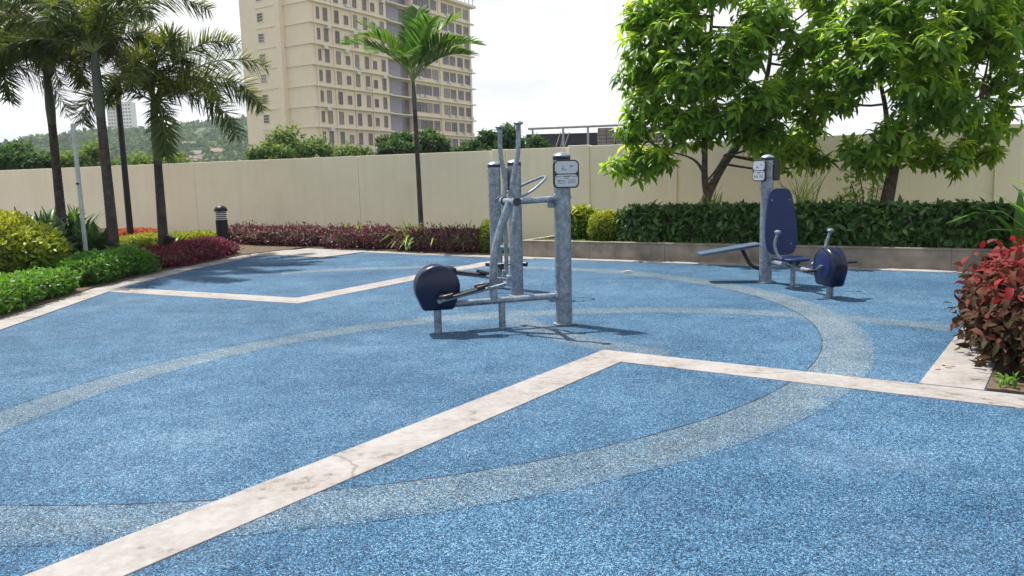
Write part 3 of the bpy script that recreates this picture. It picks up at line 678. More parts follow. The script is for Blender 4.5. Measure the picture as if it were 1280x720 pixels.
# --- rear twin-post stepper station ---------------------------------------------------------
P3 = G(646.5, 369.5); P2 = D(620, 300, 10.95); P2.z = 0
rs = thing('stepper_station', 'twin galvanised posts with looped hand rail and black foot bar behind the trainer', 'exercise machine', tuple(P3))
gym_post(rs); gym_post(rs, tuple(P2 - P3))
def RL(px, py, Y): return D(px, py, Y) - P3
MB().tube(spline([RL(634, 240, 10.5), RL(653, 231.5, 10.42), RL(667, 225.5, 10.35), RL(679, 221, 10.26), RL(681.5, 223.5, 10.12), RL(669, 235.5, 9.98), RL(656, 244, 9.95), RL(648, 247, 10.05)]), .017, 12).build('loop_rail', 'galvanised', rs)
MB().tube(spline([RL(634, 240, 10.5), RL(627, 245, 10.6), RL(620, 249.5, 10.85)]), .017, 12).build('rail_stay', 'galvanised', rs)
MB().tube([RL(609, 330, 10.55), RL(657, 330, 10.25)], .014, 10).build('foot_bar', 'black_plastic', rs)
for px, Y in ((611, 10.55), (655.5, 10.25)): MB().tube([RL(px - 3, 330, Y + .02), RL(px + 3, 330.5, Y - .02)], .032, 12).build('foot_knob', 'black_plastic', rs)
c = RL(627, 333, 10.42); MB().prism([(-.07, .03), (.07, .03), (.05, -.09), (.01, -.11)], c, (1, -.2, 0), (0, 0, 1), (.2, 1, 0), .05).build('foot_bracket', 'black_plastic', rs, bevel=.006)
MB().tube([RL(625, 309, 10.6), RL(643, 309, 10.3)], .022, 10).build('tie_bar', 'galvanised', rs)
sign(rs, RL(634, 224, 10.15), (.22, 1, 0), .27, .28)

# --- recumbent bike and sit-up bench on one post ----------------------------------------------
P4 = G(956.4, 353.4)
bk = thing('bike_bench_station', 'galvanised post carrying a navy backrest seat, pedal housing and sloping bench', 'exercise machine', tuple(P4))
gym_post(bk)
bd = Vector((.17, -.985, 0)).normalized(); bs = Vector((-bd.y, bd.x, 0))          # forward to the pedals, and to our right
def BL(px, py, Y): return D(px, py, Y) - P4
def loc(u, v, z): return bd * u + bs * v + Vector((0, 0, z))
# backrest
bc = BL(976, 277.5, P4.y - .30)
out_ = [(-.135, .43), (-.17, .36), (-.20, .20), (-.225, 0), (-.235, -.18), (-.22, -.32), (-.175, -.41), (-.10, -.445), (.10, -.445), (.175, -.41), (.22, -.32), (.235, -.18), (.225, 0), (.20, .20), (.17, .36), (.135, .43), (.07, .455), (-.07, .455)]
out_ = [(p.x, p.y) for p in spline([(x, y, 0) for x, y in out_] + [(out_[0][0], out_[0][1], 0)], 3)][:-1]
bn = (bd + Vector((0, 0, .10))).normalized(); bu = bn.cross(bs) if bn.cross(bs).z > 0 else bs.cross(bn)
br = MB().prism(out_, bc - bn * .015, bs, bu, bn, .03).build('backrest', 'navy_board', bk, bevel=.006)
for sx in (-.13, .13):
    for sz in (-.3, .3):
        q = bc + bs * sx + bu * sz + bn * .015; MB().tube([q, q + bn * .005], .011, 8).build('bolt', 'galvanised', br)
for z in (.75, 1.05): MB().tube([loc(.07, .06, z), bc + bu * (z - bc.z) - bn * .012], .02, 10).build('backrest_arm', 'galvanised', bk)
# beam, seat, housing
hbase = G(1037, 372.5) - P4; bz4 = .30
b_in = loc(.08, .05, .30); b_out = Vector((hbase.x, hbase.y, .27)) - bd * .12
MB().tube([b_in, b_out], .036, 14).build('beam', 'galvanised', bk)
sfoot = G(995, 360.5) - P4; sfoot = b_in.lerp(b_out, ((sfoot - b_in).dot(b_out - b_in)) / (b_out - b_in).length_squared)
MB().tube([Vector((sfoot.x, sfoot.y, 0)), Vector((sfoot.x, sfoot.y, .36))], .034, 14).build('support_leg', 'galvanised', bk)
MB().tube([Vector((hbase.x, hbase.y, 0)), Vector((hbase.x, hbase.y, .18))], .040, 14).build('support_leg', 'galvanised', bk)
stc = Vector((sfoot.x, sfoot.y, .40)) + bd * -.02
seatp = [(-.22, -.14), (-.20, -.19), (.20, -.19), (.22, -.14), (.16, .17), (.10, .22), (-.10, .22), (-.16, .17)]
MB().prism(seatp, stc - Vector((0, 0, .02)), bs, bd, (0, 0, 1), .035).build('seat', 'navy_board', bk, bevel=.012)
MB().prism([(-.12, 0), (.12, 0), (.05, -.09), (-.05, -.09)], stc + Vector((0, 0, -.022)) - bd * .04, bs, (0, 0, 1), bd, .08).build('seat_bracket', 'black_plastic', bk, bevel=.006)
hcen = Vector((hbase.x, hbase.y, 0)) + Vector((0, 0, (BL(1040, 333, P4.y + hbase.y) ).z)) - bd * .01
housing(bk, hcen, bd, bs, .235, .20, 'navy_board')
for s, dz, du in ((-1, -.055, -.03), (1, .05, .03)):
    cr = hcen + bs * s * .10; pe = cr + bs * s * .05 + bd * du * 2 + Vector((0, 0, dz))
    k = MB().tube([cr, cr + bs * s * .045], .022, 12).build('crank_hub', 'galvanised', bk)
    MB().tube([cr + bs * s * .045, pe], .014, 10).build('crank_arm', 'galvanised', k)
    MB().box(pe + bs * s * .08, (.14, .09, .03), Matrix((bs, bd, Vector((0, 0, 1)))).transposed()).build('pedal', 'black_plastic', bk, bevel=.008)
Yh = P4.y + sfoot.y
hb = [BL(972, 291, Yh - .02), BL(968.5, 306, Yh), BL(973, 320, Yh - .02), BL(988, 331, Yh - .08), BL(1003, 334, Yh - .12), BL(1017, 329, Yh - .16), BL(1029, 315, Yh - .16), BL(1034, 300, Yh - .16), BL(1038, 289, Yh - .15)]
h_ = MB().tube(spline(hb), .019, 12).build('handlebar', 'galvanised', bk)
for e in (hb[0], hb[-1]): MB().lathe([(.02, -.02), (.036, -.008), (.045, .01), (.038, .026), (.02, .034), (.003, .036)], 16, e).build('hand_knob', 'galvanised', h_)
# sloping bench board on the other side
Y5 = P4.y + .28
e0, e1 = BL(873, 317.5, Y5 + .02), BL(948, 304.5, Y5 - .02); ed = (e1 - e0).normalized(); ey = Vector((-ed.y, ed.x, 0)).normalized(); en = ed.cross(ey)
if en.z < 0: en = -en
MB().prism(rrect((e1 - e0).length, .34, .04), (e0 + e1) / 2 - en * .02, ed, ey, en, .035).build('bench_board', 'slate_board', bk, bevel=.006)
mid = e0.lerp(e1, .72)
MB().tube(spline([mid - en * .02, mid + Vector((.03, -.03, -.10)), Vector((-.16, .14, .24)), Vector((-.05, .05, .20))]), .026, 12).build('bench_bracket', 'black_paint', bk)
MB().box(mid - en * .032, (.16, .2, .02), Matrix((ed, ey, en)).transposed()).build('bench_plate', 'galvanised', bk, bevel=.003)
# two boards high on the post
sign(bk, Vector((-.125, -.05, BL(946, 213.5, P4.y).z)), (.40, -.92, 0), .26, .29)
sign(bk, Vector((.135, .03, BL(973, 212.5, P4.y).z)), (-.62, -.85, 0), .26, .29)

# ================================================================== LIGHTS AND POLES
bp = G(280, 317)
bo = thing('bollard_light', 'black garden bollard lamp with domed cap and louvred white lens in crimson shrubs', 'bollard lamp', tuple(bp))
R = .135; H0 = .80
MB().lathe([(R, 0), (R, H0)], 24).build('body', 'black_paint', bo, bevel=.004)
MB().lathe([(R * .82, H0), (R * .82, H0 + .20)], 24).build('lens', 'lamp_glass', bo)
for k in range(4): MB().lathe([(R * .84, H0 + .03 + k * .045), (R * .93, H0 + .022 + k * .045), (R * .93, H0 + .032 + k * .045), (R * .84, H0 + .044 + k * .045)], 24).build('louvre', 'black_paint', bo)
MB().lathe([(R * 1.12, H0 + .195), (R * 1.14, H0 + .215), (R * 1.05, H0 + .26), (R * .8, H0 + .305), (R * .4, H0 + .33), (.004, H0 + .335)], 24).build('dome_cap', 'black_paint', bo)
lp = D(162.5, 285, 21.0); lp.z = 0
la = thing('lamp_post', 'tall slim black garden lamp post with flat saucer head among the palms', 'lamp post', tuple(lp))
LH = D(148, 100, 21.0).z
MB().tube([(0, 0, 0), (0, 0, LH)], [.085, .07], 16).build('pole', 'black_paint', la)
MB().lathe([(.12, 0), (.12, .12), (.09, .16)], 16).build('base', 'black_paint', la)
MB().lathe([(.07, LH - .16), (.10, LH - .10), (.10, LH), (.30, LH + .02), (.40, LH + .05), (.42, LH + .08), (.30, LH + .13), (.10, LH + .16), (.004, LH + .17)], 28).build('saucer_head', 'black_paint', la)
gp0 = G(111, 349); gpt = D(91, 155, gp0.y + .1)
gp_ = thing('metal_pole', 'thin bare galvanised pole leaning out of the clipped green hedge', 'pole', tuple(gp0))
MB().tube([(0, 0, 0), gpt - gp0], .036, 12).build('shaft', 'pole_metal', gp_)
MB().lathe([(.038, 0), (.03, .01), (.004, .012)], 12, gpt - gp0).build('end_cap', 'pole_metal', gp_)
MB().box((gpt - gp0) * .62 + Vector((.0, -.045, 0)), (.05, .03, .03)).build('clip', 'black_plastic', gp_)
fl = G(211, 326); fl.z = 0
sp = thing('flood_light', 'small black garden spotlight tilted up beside a palm trunk', 'spotlight', tuple(fl))
MB().tube([(0, 0, 0), (0, 0, .28)], .018, 8).build('spike', 'black_paint', sp)
Rf = Matrix.Rotation(math.radians(28), 3, 'Y')
MB().box((0.02, 0, .40), (.17, .15, .28), Rf).build('lamp_body', 'black_paint', sp, bevel=.015)
MB().box(Vector((0.02, 0, .40)) + Rf @ Vector((-.01, 0, .142)), (.18, .16, .012), Rf).build('visor', 'black_paint', sp, bevel=.003)

# ================================================================== PALMS AND TREES
def strips_mesh(name, m, segs, tint, parent, kind='stuff'):
    """many narrow leaflets: segs (n,k,3) centre lines with half-width vectors (n,k,3)"""
    cl, hw = segs; n, k, _ = cl.shape
    V = np.stack([cl - hw, cl + hw], 2).reshape(n, k * 2, 3).reshape(-1, 3)
    q = np.array([[2 * j, 2 * j + 1, 2 * j + 3, 2 * j + 2] for j in range(k - 1)])
    Fc = (np.arange(n)[:, None, None] * (2 * k) + q[None]).reshape(-1, 4)
    me = bpy.data.meshes.new(name); me.vertices.add(len(V)); me.vertices.foreach_set('co', V.astype(np.float32).ravel())
    me.loops.add(Fc.size); me.loops.foreach_set('vertex_index', Fc.astype(np.int32).ravel())
    me.polygons.add(len(Fc)); me.polygons.foreach_set('loop_start', np.arange(0, Fc.size, 4, dtype=np.int32))
    at = me.attributes.new('tint', 'FLOAT', 'POINT'); at.data.foreach_set('value', np.repeat(np.clip(tint, 0, 1), 2 * k).astype(np.float32))
    me.update(calc_edges=True); me.materials.append(MATS[m])
    o = bpy.data.objects.new(name, me); col.objects.link(o); o.parent = parent
    if kind: o['kind'] = kind
    return o
def frond(parent, o, az, elev, ln, sag, style, lm, q, tb=0., twist=0.):
    """one palm frond: bent stalk and its leaflets"""
    o = np.array(o); h = np.array([math.cos(az), math.sin(az), 0]); K = 24; u = np.linspace(0, 1, K)
    a = elev - sag * u ** 1.4; st = np.cumsum(np.concatenate([[0], np.full(K - 1, ln / (K - 1))]) ); dl = ln / (K - 1)
    pos = o + np.concatenate([[[0, 0, 0]], np.cumsum((np.cos(a)[:-1, None] * h + np.sin(a)[:-1, None] * np.array([0, 0, 1])) * dl, 0)])
    side = np.array([-math.sin(az), math.cos(az), 0])
    rr = [.020 * (1 - .85 * t) + .003 for t in u]
    stalk = MB().tube([Vector(p) for p in pos], rr, 6).build('frond', 'frond_stalk', parent)
    if style == 'fox': n, lo, l0, wd = 360, .10, .50, .0135
    else: n, lo, l0, wd = 66, .26, .62, .030
    t = np.linspace(lo, .995, n) + q.normal(size=n) * .003; t = np.clip(t, 0, 1)
    def at(arr): return np.stack([np.interp(t, u, arr[:, i]) for i in range(3)], 1)
    P = at(pos); tg = nrm(at(np.gradient(pos, axis=0))); nn = nrm(np.cross(side[None], tg)); nn = nn * np.sign((nn[:, 2:3]) + 1e-6) if style != 'fox' else nn
    sdv = nrm(np.cross(tg, nn))
    if style == 'fox':
        phi = q.uniform(0, 2 * math.pi, n); rad = sdv * np.cos(phi)[:, None] + nn * np.sin(phi)[:, None]
        fwd = q.uniform(.55, .95, n)
    else:
        sg = np.where(np.arange(n) % 2 == 0, 1., -1.); rad = sdv * sg[:, None] * math.cos(.55) + nn * math.sin(.55 + twist); fwd = q.uniform(.75, 1.05, n)
    env = np.sin(math.pi * np.clip(.12 + .8 * (t - lo) / (1 - lo), 0, 1)) ** .6
    l = l0 * env * q.uniform(.85, 1.1, n)
    d = nrm(rad + tg * fwd[:, None]); k = 4; cl = []; hw = []
    wv = nrm(np.cross(d, nn + q.normal(size=(n, 3)) * .25)) * wd
    for j in range(k):
        s = j / (k - 1); droop = (.10 if style == 'fox' else .26) * s * s
        cl.append(P + d * (l * s)[:, None] - np.array([0, 0, 1]) * (l * droop)[:, None]); hw.append(wv * [.6, 1, .75, .08][j])
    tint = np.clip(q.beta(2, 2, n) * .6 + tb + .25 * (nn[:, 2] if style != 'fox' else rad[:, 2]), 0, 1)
    strips_mesh('leaflets', lm, (np.stack(cl, 1), np.stack(hw, 1)), tint, stalk)
    return stalk
def palm(name, label, base, top, r0, r1, style, lm, fr, seed, group=None, shaft=1.45):
    q = np.random.default_rng(seed); base = Vector(base); t = thing(name, label, 'palm tree', tuple(base), 0, group)
    tp = Vector(top) - base; pts = [Vector((tp.x * (k / 12) ** 1.25, tp.y * (k / 12), tp.z * k / 12)) for k in range(13)]
    fine = spline(pts, 6); m = len(fine)
    rr = [(r0 + (r1 - r0) * (i / m) ** .7) * (1 + (.03 if i % 2 else -.02)) + (.05 * max(0, 1 - i / 6)) for i in range(m)]
    MB().tube(fine, rr, 14).build('trunk', 'bark_palm', t)
    s0 = pts[-1] - (pts[-1] - pts[-2]).normalized() * .02; dz = (pts[-1] - pts[-3]).normalized()
    MB().tube([s0, s0 + dz * shaft * .25, s0 + dz * shaft * .7, s0 + dz * shaft], [r1 * 1.02, r1 * 1.22, r1 * .95, r1 * .45], 14).build('crownshaft', 'crownshaft', t)
    c = s0 + dz * shaft * .86
    for az, el, ln, sag in fr: frond(t, c + Vector((0, 0, q.uniform(-.06, .06))), math.radians(az), math.radians(el), ln * (1.15 if style == 'fox' else 1), sag, style, lm, q, .12 + .25 * q.uniform())
    return t
# azimuth: 0 = to our right (+x), 90 = away, 180 = left, 270 = towards us
def ring(n, el, ln, sag, off, q, jit=12): return [(off + 360 * i / n + q.uniform(-jit, jit), el + q.uniform(-7, 7), ln * q.uniform(.9, 1.08), sag * q.uniform(.85, 1.15)) for i in range(n)]
qq_ = np.random.default_rng(3)
fx = 'foxtail palms in the left bed'
def foxtail(px0, py0, pxt, pyt, extra, seed, label):
    b = G(px0, py0); b.z = .0
    palm('foxtail_palm', label, b, D(pxt, pyt, b.y + .1), .115, .082, 'fox', 'leaf_foxtail', extra, seed, fx)
foxtail(82, 327, 65, 155, [(160, 65, 2.2, 1.5), (300, 40, 2.1, 2.1), (340, 50, 2.2, 1.9), (185, 40, 2.3, 1.9), (220, 25, 2.2, 2.0), (268, 35, 1.9, 2.2), (325, 25, 1.7, 2.1), (20, 35, 2.1, 2.0), (90, 50, 2.2, 1.8), (140, 45, 2.3, 1.8), (240, 62, 2.3, 1.6), (0, 70, 2.2, 1.3)], 21, 'foxtail palm rising from the dark leafy shrub, next to the grey pole')
foxtail(145, 336, 126, 146, [(235, 55, 2.2, 1.9), (280, 50, 2.2, 2.0), (320, 55, 2.2, 1.9), (165, 45, 2.4, 1.6), (80, 62, 2.2, 1.5), (180, 25, 2.4, 1.7), (215, 40, 2.3, 2.1), (10, 58, 2.3, 1.7), (60, 40, 2.2, 1.9), (110, 50, 2.3, 1.8), (150, 60, 2.3, 1.4), (200, 70, 2.2, 1.2), (330, 75, 2.2, .9)], 22, 'foxtail palm standing between the grey pole and the black lamp post')
foxtail(206, 326, 197, 200, [(160, 62, 2.3, 1.5), (310, 62, 2.2, 1.7), (45, 35, 2.4, 1.6), (-4, 34, 2.4, 1.75), (-22, 14, 2.25, 1.6), (25, 50, 2.4, 1.35), (300, 10, 2.0, 2.2), (232, 30, 1.7, 2.2), (140, 45, 2.3, 1.9), (75, 45, 2.3, 1.8), (350, 62, 2.2, 1.5), (120, 68, 2.2, 1.2), (215, 66, 2.2, 1.4), (285, 48, 2.2, 2.0)], 23, 'foxtail palm with the small spotlight at its foot, fronds reaching past the building')
# a fourth one mostly outside the picture on the left
b = D(-45, 300, 16.5); b.z = 0
palm('foxtail_palm', 'foxtail palm behind the yellow bush, only its arching fronds in view', b, D(-55, 160, 16.6), .13, .095, 'fox', 'leaf_foxtail', [(0, 35, 2.4, 2.0), (30, 20, 2.3, 2.0), (330, 25, 2.4, 2.1), (350, 60, 2.4, 1.6), (290, 30, 2.2, 2.1), (60, 45, 2.2, 1.7), (100, 55, 2.2, 1.6), (180, 40, 2.3, 1.8), (240, 40, 2.3, 1.9)], 24, fx)
mb_ = D(527, 292, 18.4); mb_.z = 0
palm('manila_palm', 'single slender manila palm with broad arching fronds rising from maroon shrubs', mb_, D(518.5, 136, 18.5), .066, .050, 'pin', 'leaf_manila',
     [(180, 54, 1.85, 1.15), (172, 72, 1.95, 1.0), (215, 68, 1.6, 1.3), (0, 54, 1.85, 1.25), (10, 75, 1.95, .95), (330, 64, 1.6, 1.3), (-20, 42, 1.6, 1.1), (140, 58, 1.7, 1.3), (45, 58, 1.7, 1.3), (265, 62, 1.2, 1.7), (90, 74, 1.7, .8), (310, 78, 1.6, .9), (80, 82, 1.9, .5)], 31, shaft=.75)

def broad_tree(name, label, base, stems, lobes, lm, seed, leaf=.245, wh=None, Y0=14.5, bark='bark_grey', ppm=None, trunk_r=.1, dens=50, cat='tree'):
    """trunk from pixel-located stems, crown of lobes (px, py, radius px, depth offset); whorls of drooping leaves"""
    q = np.random.default_rng(seed); base = Vector(base); t = thing(name, label, cat, tuple(base))
    mb = MB(); tips = []
    for st, r0_ in stems:
        pts = [D(x, y, Y0 + dy) - base for x, y, dy in st]; pts = spline(pts, 5); k = len(pts)
        mb.tube(pts, [r0_ * (1 - .72 * i / k) for i in range(k)], 10); tips += pts
    mb.build('trunk', bark, t)
    br = MB(); B = []; Dr = []; Nn = []; Ln = []; Tt = []
    for (x, y, rp, dy) in lobes:
        c = D(x, y, Y0 + dy) - base; r = rp / FPX * (Y0 + dy)
        near = min(tips, key=lambda p: (p - c).length + max(0, p.z - c.z) * 1.5)
        m1 = near.lerp(c, .5) + Vector((0, 0, -.08 * (c - near).length)); br.tube(spline([near, m1, c], 3), [.026, .024, .022, .02, .016, .013, .010], 6)
        nw = max(5, int(dens * r * r * 4))
        dd = nrm(q.normal(size=(nw, 3))); rr = r * (.35 + .7 * q.uniform(0, 1, nw) ** .6)
        tipp = np.array(c) + dd * rr[:, None] * np.array([1, 1, .8])
        for i in range(0, nw, 3): br.tube([c, Vector(tipp[i] * .98 + np.array(c) * .02)], [.009, .004], 4, False)
        for i in range(nw):
            n_ = int(q.integers(5, 10)); a0 = q.uniform(0, 6.28); ax = nrm(np.array([dd[i] * .55 + np.array([0, 0, .75]) + q.normal(size=3) * .2]))[0]
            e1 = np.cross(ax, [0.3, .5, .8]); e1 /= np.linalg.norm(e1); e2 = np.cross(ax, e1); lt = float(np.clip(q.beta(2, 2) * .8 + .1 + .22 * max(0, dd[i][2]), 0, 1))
            for j in range(n_):
                a = a0 + 6.283 * j / n_ + q.uniform(-.5, .5); o_ = e1 * math.cos(a) + e2 * math.sin(a); tilt = q.uniform(-.6, .9)
                B.append(tipp[i]); Dr.append(o_ + ax * tilt * .8 - np.array([0, 0, q.uniform(.05, .6)])); B[-1] = B[-1] - ax * q.uniform(0, .10); Nn.append(ax + o_ * .25); Ln.append(leaf * q.uniform(.65, 1.15)); Tt.append(lt + q.normal() * .08)
    br.build('branches', bark, t)
    Ln = np.array(Ln)
    leaf_mesh('crown', lm, np.array(B), np.array(Dr), np.array(Nn), Ln, Ln * .34, np.array(Tt), t, droop=.20, fold=.06)
    return t
def fill_lobes(q, cx, cy, hx, hy, n, rp, dY, mask=None):
    o = []
    while len(o) < n:
        a, b, c = q.uniform(-1, 1, 3)
        if a * a + b * b + c * c < 1:
            x, y = cx + a * hx, cy + b * hy
            if mask is None or mask(x, y): o.append((x, y, rp * q.uniform(.75, 1.25), c * dY))
    return o
q = np.random.default_rng(5)
tb1 = D(879, 268, 14.9); tb1.z = .28
lob1 = [(775, 205, 20, -.3), (800, 198, 30, .2), (828, 192, 24, -.5), (795, 160, 24, .1), (815, 130, 36, -.3), (795, 95, 26, .3), (810, 60, 36, -.4), (800, 25, 26, .1), (830, 5, 34, -.5), (848, 150, 32, -.9), (860, 90, 40, -1.1), (850, 40, 40, -.8),
        (938, 166, 24, -.6), (960, 170, 30, -.9), (985, 190, 26, -.4), (1015, 195, 22, .2), (1032, 200, 13, .1), (1005, 160, 28, .5), (1020, 110, 26, .2), (1000, 60, 32, -.5), (900, 140, 34, -1.2), (950, 120, 36, -1.3), (920, 60, 40, -1.3), (960, 20, 40, -1.0), (880, -20, 45, -.8), (930, -60, 45, 0), (870, -70, 38, .3), (1030, 75, 26, .2), (1028, 35, 28, -.2), (1030, -5, 30, .1), (990, 105, 30, -.8), (1012, 135, 24, -.2)]
lob1 += fill_lobes(q, 905, 40, 115, 125, 13, 30, 1.4)
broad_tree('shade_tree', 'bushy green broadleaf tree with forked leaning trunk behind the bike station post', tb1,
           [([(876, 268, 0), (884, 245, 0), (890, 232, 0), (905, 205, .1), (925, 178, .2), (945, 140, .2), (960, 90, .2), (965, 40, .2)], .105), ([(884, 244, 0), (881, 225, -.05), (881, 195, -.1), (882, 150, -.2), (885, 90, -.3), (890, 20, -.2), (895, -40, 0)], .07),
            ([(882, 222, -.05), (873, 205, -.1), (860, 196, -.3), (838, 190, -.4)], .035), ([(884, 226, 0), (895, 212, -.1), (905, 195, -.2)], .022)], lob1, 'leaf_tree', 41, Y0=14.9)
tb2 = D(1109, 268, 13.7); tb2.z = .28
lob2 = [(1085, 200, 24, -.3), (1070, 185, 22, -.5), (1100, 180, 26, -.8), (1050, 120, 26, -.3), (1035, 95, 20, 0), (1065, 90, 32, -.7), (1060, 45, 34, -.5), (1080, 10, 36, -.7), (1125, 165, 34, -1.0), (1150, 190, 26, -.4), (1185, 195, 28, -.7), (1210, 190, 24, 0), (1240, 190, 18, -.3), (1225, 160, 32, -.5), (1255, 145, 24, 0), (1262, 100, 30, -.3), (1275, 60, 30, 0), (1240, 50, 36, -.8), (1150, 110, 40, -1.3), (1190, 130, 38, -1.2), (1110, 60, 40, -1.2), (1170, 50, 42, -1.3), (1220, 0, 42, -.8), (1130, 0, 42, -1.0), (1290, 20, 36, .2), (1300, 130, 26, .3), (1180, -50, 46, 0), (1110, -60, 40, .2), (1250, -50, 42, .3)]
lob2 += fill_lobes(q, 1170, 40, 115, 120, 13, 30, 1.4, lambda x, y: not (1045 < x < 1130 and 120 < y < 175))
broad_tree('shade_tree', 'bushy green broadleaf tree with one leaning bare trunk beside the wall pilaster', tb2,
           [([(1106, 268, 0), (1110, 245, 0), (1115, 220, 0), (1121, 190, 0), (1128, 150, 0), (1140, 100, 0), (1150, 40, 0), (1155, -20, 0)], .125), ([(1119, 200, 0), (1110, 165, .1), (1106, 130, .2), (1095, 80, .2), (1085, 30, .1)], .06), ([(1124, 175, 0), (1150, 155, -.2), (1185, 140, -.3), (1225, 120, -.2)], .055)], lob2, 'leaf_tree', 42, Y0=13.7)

# ================================================================== SHRUBS
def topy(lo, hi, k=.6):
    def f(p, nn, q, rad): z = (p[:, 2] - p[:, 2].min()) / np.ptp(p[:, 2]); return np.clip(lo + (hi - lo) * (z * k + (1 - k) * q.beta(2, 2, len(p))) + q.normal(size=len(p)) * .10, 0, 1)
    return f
# dark clipped hedge on the planter
hp0 = pl0 + pn * .62
def hs(px, off=.62): s = VP(px, 300, pl0 + pn * off, pdir)[0]; return pl0 + pdir * s + pn * off
hedge('clipped_hedge', 'long clipped dark green hedge of large leaves growing in the concrete planter', 'hedge', [hs(775), hs(900), hs(1080), hs(1272)], .40, PH - .04, .66, 'leaf_hedge', 8200, .20, .078, 51, lumpy=.10, upb=.05, droop=.3, shag=.10)
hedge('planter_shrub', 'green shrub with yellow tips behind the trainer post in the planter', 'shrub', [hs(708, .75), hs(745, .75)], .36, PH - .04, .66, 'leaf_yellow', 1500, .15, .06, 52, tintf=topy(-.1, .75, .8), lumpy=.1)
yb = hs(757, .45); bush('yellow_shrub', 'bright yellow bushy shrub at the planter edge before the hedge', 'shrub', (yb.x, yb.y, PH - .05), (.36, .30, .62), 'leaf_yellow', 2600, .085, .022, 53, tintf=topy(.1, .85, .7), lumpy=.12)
gc = MB()
n_ = 1500; s_ = rng.uniform(.25, 5.2, n_); w_ = rng.uniform(.20, .42, n_); B_ = np.array([pl0 + pdir * a + pn * b for a, b in zip(s_, w_)]); B_[:, 2] = PH - .05
dr_ = nrm(rng.normal(size=(n_, 3)) * .7 + np.array([0, 0, .9])); leaf_mesh('ground_cover', 'leaf_lime', B_, dr_, nrm(np.array([0, 0, 1.]) + rng.normal(size=(n_, 3)) * .4), .07 * rng.uniform(.6, 1.3, n_), .03, rng.beta(2, 2, n_))
tag(bpy.data.objects['ground_cover'], 'low lime green ground cover along the planter edge', 'ground cover', kind='stuff')
# plants behind the hedge
p = D(1000, 268, 13.9); p.z = PH - .05; rosette('grass_clump', 'tall pale grassy tuft behind the hedge beside the navy backrest', 'grass clump', p, 60, 1.4, .024, 'leaf_lime', 61, spread=.40)
p = D(893, 268, 14.5); p.z = PH - .05; rosette('grass_clump', 'small pale grassy tuft at the forked tree trunk behind the hedge', 'grass clump', p, 60, 1.05, .026, 'leaf_lime', 62, spread=.5)
def sprig(name, label, base, pts, lm, seed, r=.16, n=60, ln=.10):
    q = np.random.default_rng(seed); t = thing(name, label, 'shrub', tuple(base)); mb = MB(); B = []; 
    for p_ in pts:
        p_ = Vector(p_) - Vector(base); mb.tube(spline([(0, 0, 0), p_ * .5 + Vector((.04, 0, .05)), p_], 4), [.012] + [.009] * 7 + [.004], 6)
        B.append(np.array(p_) + q.normal(size=(n, 3)) * r * np.array([1, 1, .55]))
    mb.build('stems', 'twig', t); B = np.concatenate(B); m_ = len(B)
    leaf_mesh('foliage', lm, B, nrm(q.normal(size=(m_, 3)) + np.array([0, 0, .2])), nrm(q.normal(size=(m_, 3)) * .5 + np.array([0, 0, 1])), ln * q.uniform(.6, 1.2, m_), ln * .4, q.beta(3, 2, m_), t)
p = D(1080, 268, 13.6); p.z = PH - .05
sprig('sparse_shrub', 'thin sparse yellow-green shrub between hedge and wall', p, [D(1063, 226, 13.6), D(1075, 220, 13.7), D(1093, 218, 13.6), D(1055, 250, 13.5), D(1068, 240, 13.6), D(1098, 232, 13.7), D(1085, 247, 13.5)], 'leaf_lime', 63, .11, 42, .10)
# right: copper-red shrub and a big-leafed plant
def coppert(p, nn, q, rad):
    z = (p[:, 2] - p[:, 2].min()) / np.ptp(p[:, 2]); return np.clip(.04 + .98 * np.clip((z - .22) / .68, 0, 1) * q.uniform(.35, 1, len(p)) + q.normal(size=len(p)) * .16, 0, 1)
c_ = b0 + db * 1.30 + bdir * 1.05
hedge('copperleaf_shrub', 'copperleaf shrub with bright red crown and brown lower leaves beside the kerb', 'shrub', [b0 + db * .84 + bdir * .28, b0 + db * .72 + bdir * 1.7, b0 + db * .95 + bdir * 3.6], .54, .02, .78, 'leaf_copper', 10500, .105, .055, 71, tintf=coppert, lumpy=.22, upb=-.15, droop=.38, endr=.6, deep=.4, sq=.75, shag=.14)
p = b0 + db * .52 + bdir * .16; rosette('weed_tuft', 'small bright green weed under the copperleaf shrub at the kerb', 'weed', (p.x, p.y, .02), 16, .11, .025, 'leaf_green', 72, spread=.8)
p = D(1300, 300, 11.0); p.z = .1; rosette('broadleaf_plant', 'tall plant with long glossy bright green leaves at the hedge end', 'plant', p, 22, 1.45, .14, 'leaf_green', 73, spread=.75, each=True, lift=.65)
# left bed
def off(px, py, dx=0, dy=0): g = G(px, py); return Vector((g.x + dx, g.y + dy, 0))
gh = 'clipped green hedge along the left border'
def side(pts, d):   # offset a polyline to its left (away from the floor)
    o = []
    for i, p in enumerate(pts):
        a = pts[max(i - 1, 0)]; b = pts[min(i + 1, len(pts) - 1)]; t_ = (b - a).normalized(); o.append(p + Vector((-t_.y, t_.x, 0)) * d)
    return o
e1_ = [bl[1] + d0 * 3.0, bl[1], bl[1].lerp(bl[2], .9)]
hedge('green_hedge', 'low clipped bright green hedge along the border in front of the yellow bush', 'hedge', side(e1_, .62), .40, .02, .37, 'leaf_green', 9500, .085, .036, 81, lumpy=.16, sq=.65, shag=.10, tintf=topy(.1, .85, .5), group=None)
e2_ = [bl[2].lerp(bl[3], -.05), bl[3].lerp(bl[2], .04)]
hedge('green_hedge', 'low clipped dark green hedge block between the grey pole and the crimson shrub', 'hedge', side(e2_, .78), .55, .02, .44, 'leaf_green', 8000, .085, .036, 82, lumpy=.16, sq=.7, shag=.12, tintf=topy(.0, .65, .5))
